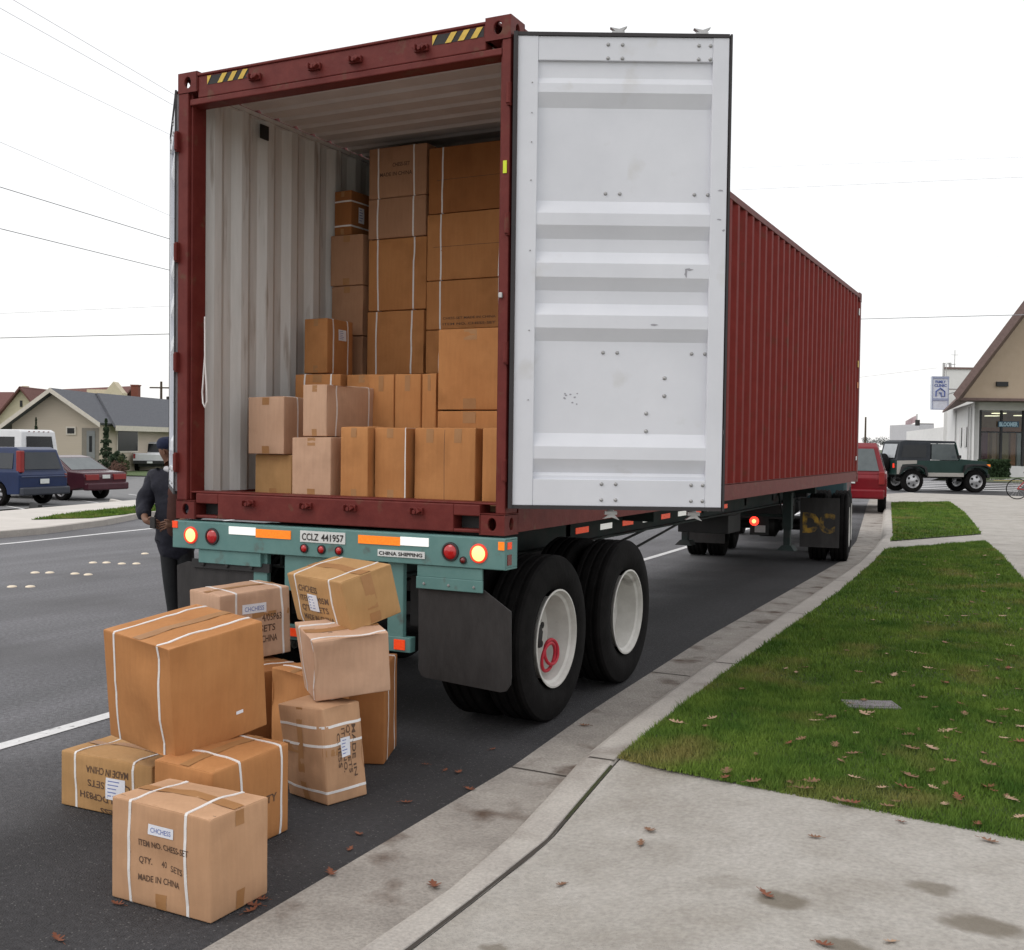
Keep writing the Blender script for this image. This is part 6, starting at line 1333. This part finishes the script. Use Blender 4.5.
# conifers, bushes and trees
def conifer(px, ptop, D, wpx, label, m=M_con, z0=-.25, cat='conifer', dens=1.0):
    q = at(px, 450, D); top = at(px, ptop, D).z; H = top-z0; R0 = wpx/2*D/F_PX; t = thing('conifer', label, cat, (q.x, q.y, z0))
    b = MB(); b.tube([(0, 0, 0), (0, 0, H*.5), (0, 0, H*.97)], [max(.06, R0*.09), R0*.05, .01], 8); b.build('trunk', M_bark, t)
    pts = []; n = int(2600*dens); lay = 14
    for i in range(n):
        k = rng.integers(0, lay); u = rng.random(); h = .06+.94*(k+.8*rng.random())/lay; rr = R0*(1-h)**.8*(.75+.35*math.sin(k*2.4+1))*1.1; an = rng.random()*6.283; arm = round(an/6.283*9)/9*6.283+k; an = arm+rng.normal()*.16
        d = rr*math.sqrt(u); pts.append((d*math.cos(an), d*math.sin(an), H*h-d*.35))
    leaf_cloud(pts, max(.05, R0*.12), 'crown', m, t)
def bush(px, ptop, pbase, D, wpx, label, m, z0=-.25, nm='bush', cat='bush', n=1800, trunk=False):
    q = at(px, pbase, D); top = at(px, ptop, D).z; H = top-z0; R0 = wpx/2*D/F_PX; t = thing(nm, label, cat, (q.x, q.y, z0)); pts = []
    c = [(rng.normal()*.45*R0, rng.normal()*.45*R0, (H*.35 if trunk else .0)+H*(.25+.5*rng.random())*(.65 if trunk else .9), R0*(.35+.3*rng.random())) for _ in range(9)]
    for i in range(n):
        cx, cy_, cz, r_ = c[rng.integers(0, 9)]; v_ = rng.normal(size=3); v_ /= np.linalg.norm(v_); v_ *= r_*rng.random()**.4; z = cz+v_[2]*min(1, H/R0*.6)
        pts.append((cx+v_[0], cy_+v_[1], min(H, max(.03, z))))
    leaf_cloud(pts, max(.05, R0*.07), 'crown' if trunk else 'foliage', m, t)
    b = MB()
    if trunk: b.tube([(0, 0, 0), (.05, 0, H*.3), (0, 0, H*.6)], [R0*.08, R0*.06, R0*.03], 8); b.build('trunk', M_bark, t)
    else:
        for k in range(4): b.tube([(0, 0, 0), (rng.normal()*.3*R0, rng.normal()*.3*R0, H*.5)], .02, 6)
        b.build('stems', M_bark, t)
conifer(106, 418, 58, 19, 'dark narrow conifer in front of the bungalow doorway')
conifer(36, 417, 60, 9, 'small thin conifer against the bungalow gable')
bush(118, 441, 460, 57, 15, 'dark green bush right of the conifer by the bungalow', M_con)
bush(124, 446, 462, 56, 10, 'olive shrub beside the white pickup', M_olive); bush(118, 456, 464, 54, 18, 'low rusty autumn shrub in front of the bungalow', M_bush, n=1200)
bush(85, 455, 462, 55, 16, 'low green shrub behind the maroon sedan', M_olive)
conifer(908.5, 427, 260, 12, 'dark conifer far beyond the junction', z0=-.5, dens=.7)
for i, (px, pt, wd_) in enumerate(((866, 434, 12), (875, 436, 12), (884, 435, 14), (893, 437, 12), (900, 436, 10), (920, 437, 10))):
    bush(px, pt, 447, 300+i*14, wd_, 'hazy dark tree on the far skyline beyond the junction', mat('far_leaves', (.045, .055, .05), .9, (.07, .08, .075), .3), z0=-.5, nm='tree', cat='tree', n=700, trunk=True)
for o in list(bpy.data.objects):
    if o.name.startswith('tree') and o.parent is None: o['group'] = 'trees on the far skyline'
# ---- overhead cables and poles
def cable(p0, D0, p1, D1, r, ext0=1.5, ext1=.35):
    a, c = at(*p0, D0), at(*p1, D1); d = c-a; a = a-d*ext0; c = c+d*ext1; Ls = (c-a).length; pts = []
    for k in range(25): t = k/24; pts.append(a.lerp(c, t))
    b = MB(); b.tube(pts, r, 5); return b, pts
M_wire2 = mat('cable_mid', (.25, .25, .27), .8); M_wire = mat('cable_black', (.03, .03, .035), .7); M_wireg = mat('cable_grey', (.62, .62, .64), .8)
for i, (p0, p1, D0, D1, r, m, lb) in enumerate((
    ((13.6, 0), (175, 95), 26, 34, .007, M_wireg, 'topmost thin grey overhead cable at the upper left'), ((0, 8), (173, 105), 26, 34, .007, M_wireg, 'second thin grey overhead cable from the top left'),
    ((0, 52.6), (173, 136), 27, 35, .006, M_wireg, 'faint overhead cable third from the top left'), ((0, 142), (171, 216), 28, 36, .006, M_wireg, 'faint overhead cable just above the two dark ones'),
    ((0, 187), (173, 240), 30, 38, .010, M_wire, 'dark overhead cable, upper of the two bold ones at left'), ((0, 228.6), (173, 271), 30, 38, .010, M_wire, 'dark overhead cable, lower of the two bold ones at left'),
    ((0, 313.5), (171, 306), 50, 50, .010, M_wireg, 'faint level cable above the houses'), ((0, 338), (170, 334), 50, 50, .016, M_wire, 'dark level cable just above the house roofs'),
    ((862, 319), (1015, 315), 70, 60, .022, M_wire2, 'level cable crossing the sky right of the container'), ((862, 377), (936, 368), 80, 80, .016, M_wireg, 'thin cable running to the box sign'),
    ((735, 190), (1024, 177), 90, 70, .014, M_wireg, 'faint cable high above the container side'), ((735, 168), (1024, 157), 90, 70, .009, M_wireg, 'faintest cable highest above the container side'),
    ((862, 259), (1024, 256), 90, 80, .007, M_wireg, 'faint cable midway up the sky at right'))):
    right = p0[0] > 500; b, pts = cable(p0, D0, p1, D1, r, .5 if right else 1.2, (.02 if p1[0] < 950 else 1.2) if right else 2.0)
    o = b.build('overhead_cable', m); tag(o, lb, 'cable')
def pole(px, ptop, D, label, w_=.28, arms=True):
    q = at(px, 450, D); H = at(px, ptop, D).z+.3; t = thing('utility_pole', label, 'utility pole', (q.x, q.y, -.3)); b = MB(); b.tube([(0, 0, 0), (0, 0, H)], [w_*.5, w_*.35], 10); b.build('pole', M_bark, t)
    if arms: b = MB(); b.box(-1.0, 1.0, -.05, .05, H-.6, H-.48, Matrix.Rotation(-yaw, 4, 'Z')); b.build('crossarm', M_bark, t)
    return t, H
t, H = pole(161, 381.5, 95, 'grey utility pole with a transformer seen over the bungalow roof')
b = MB(); mm_ = Matrix.Rotation(-yaw, 3, 'Z'); q = mm_ @ Vector((.9, 0, 0)); b.cyl((q.x, q.y, H-2.2), (q.x, q.y, H-1.3), .45, 12); b.build('transformer', M_ink, t)
pole(865, 417, 240, 'thin distant pole right of the container', .5, False)
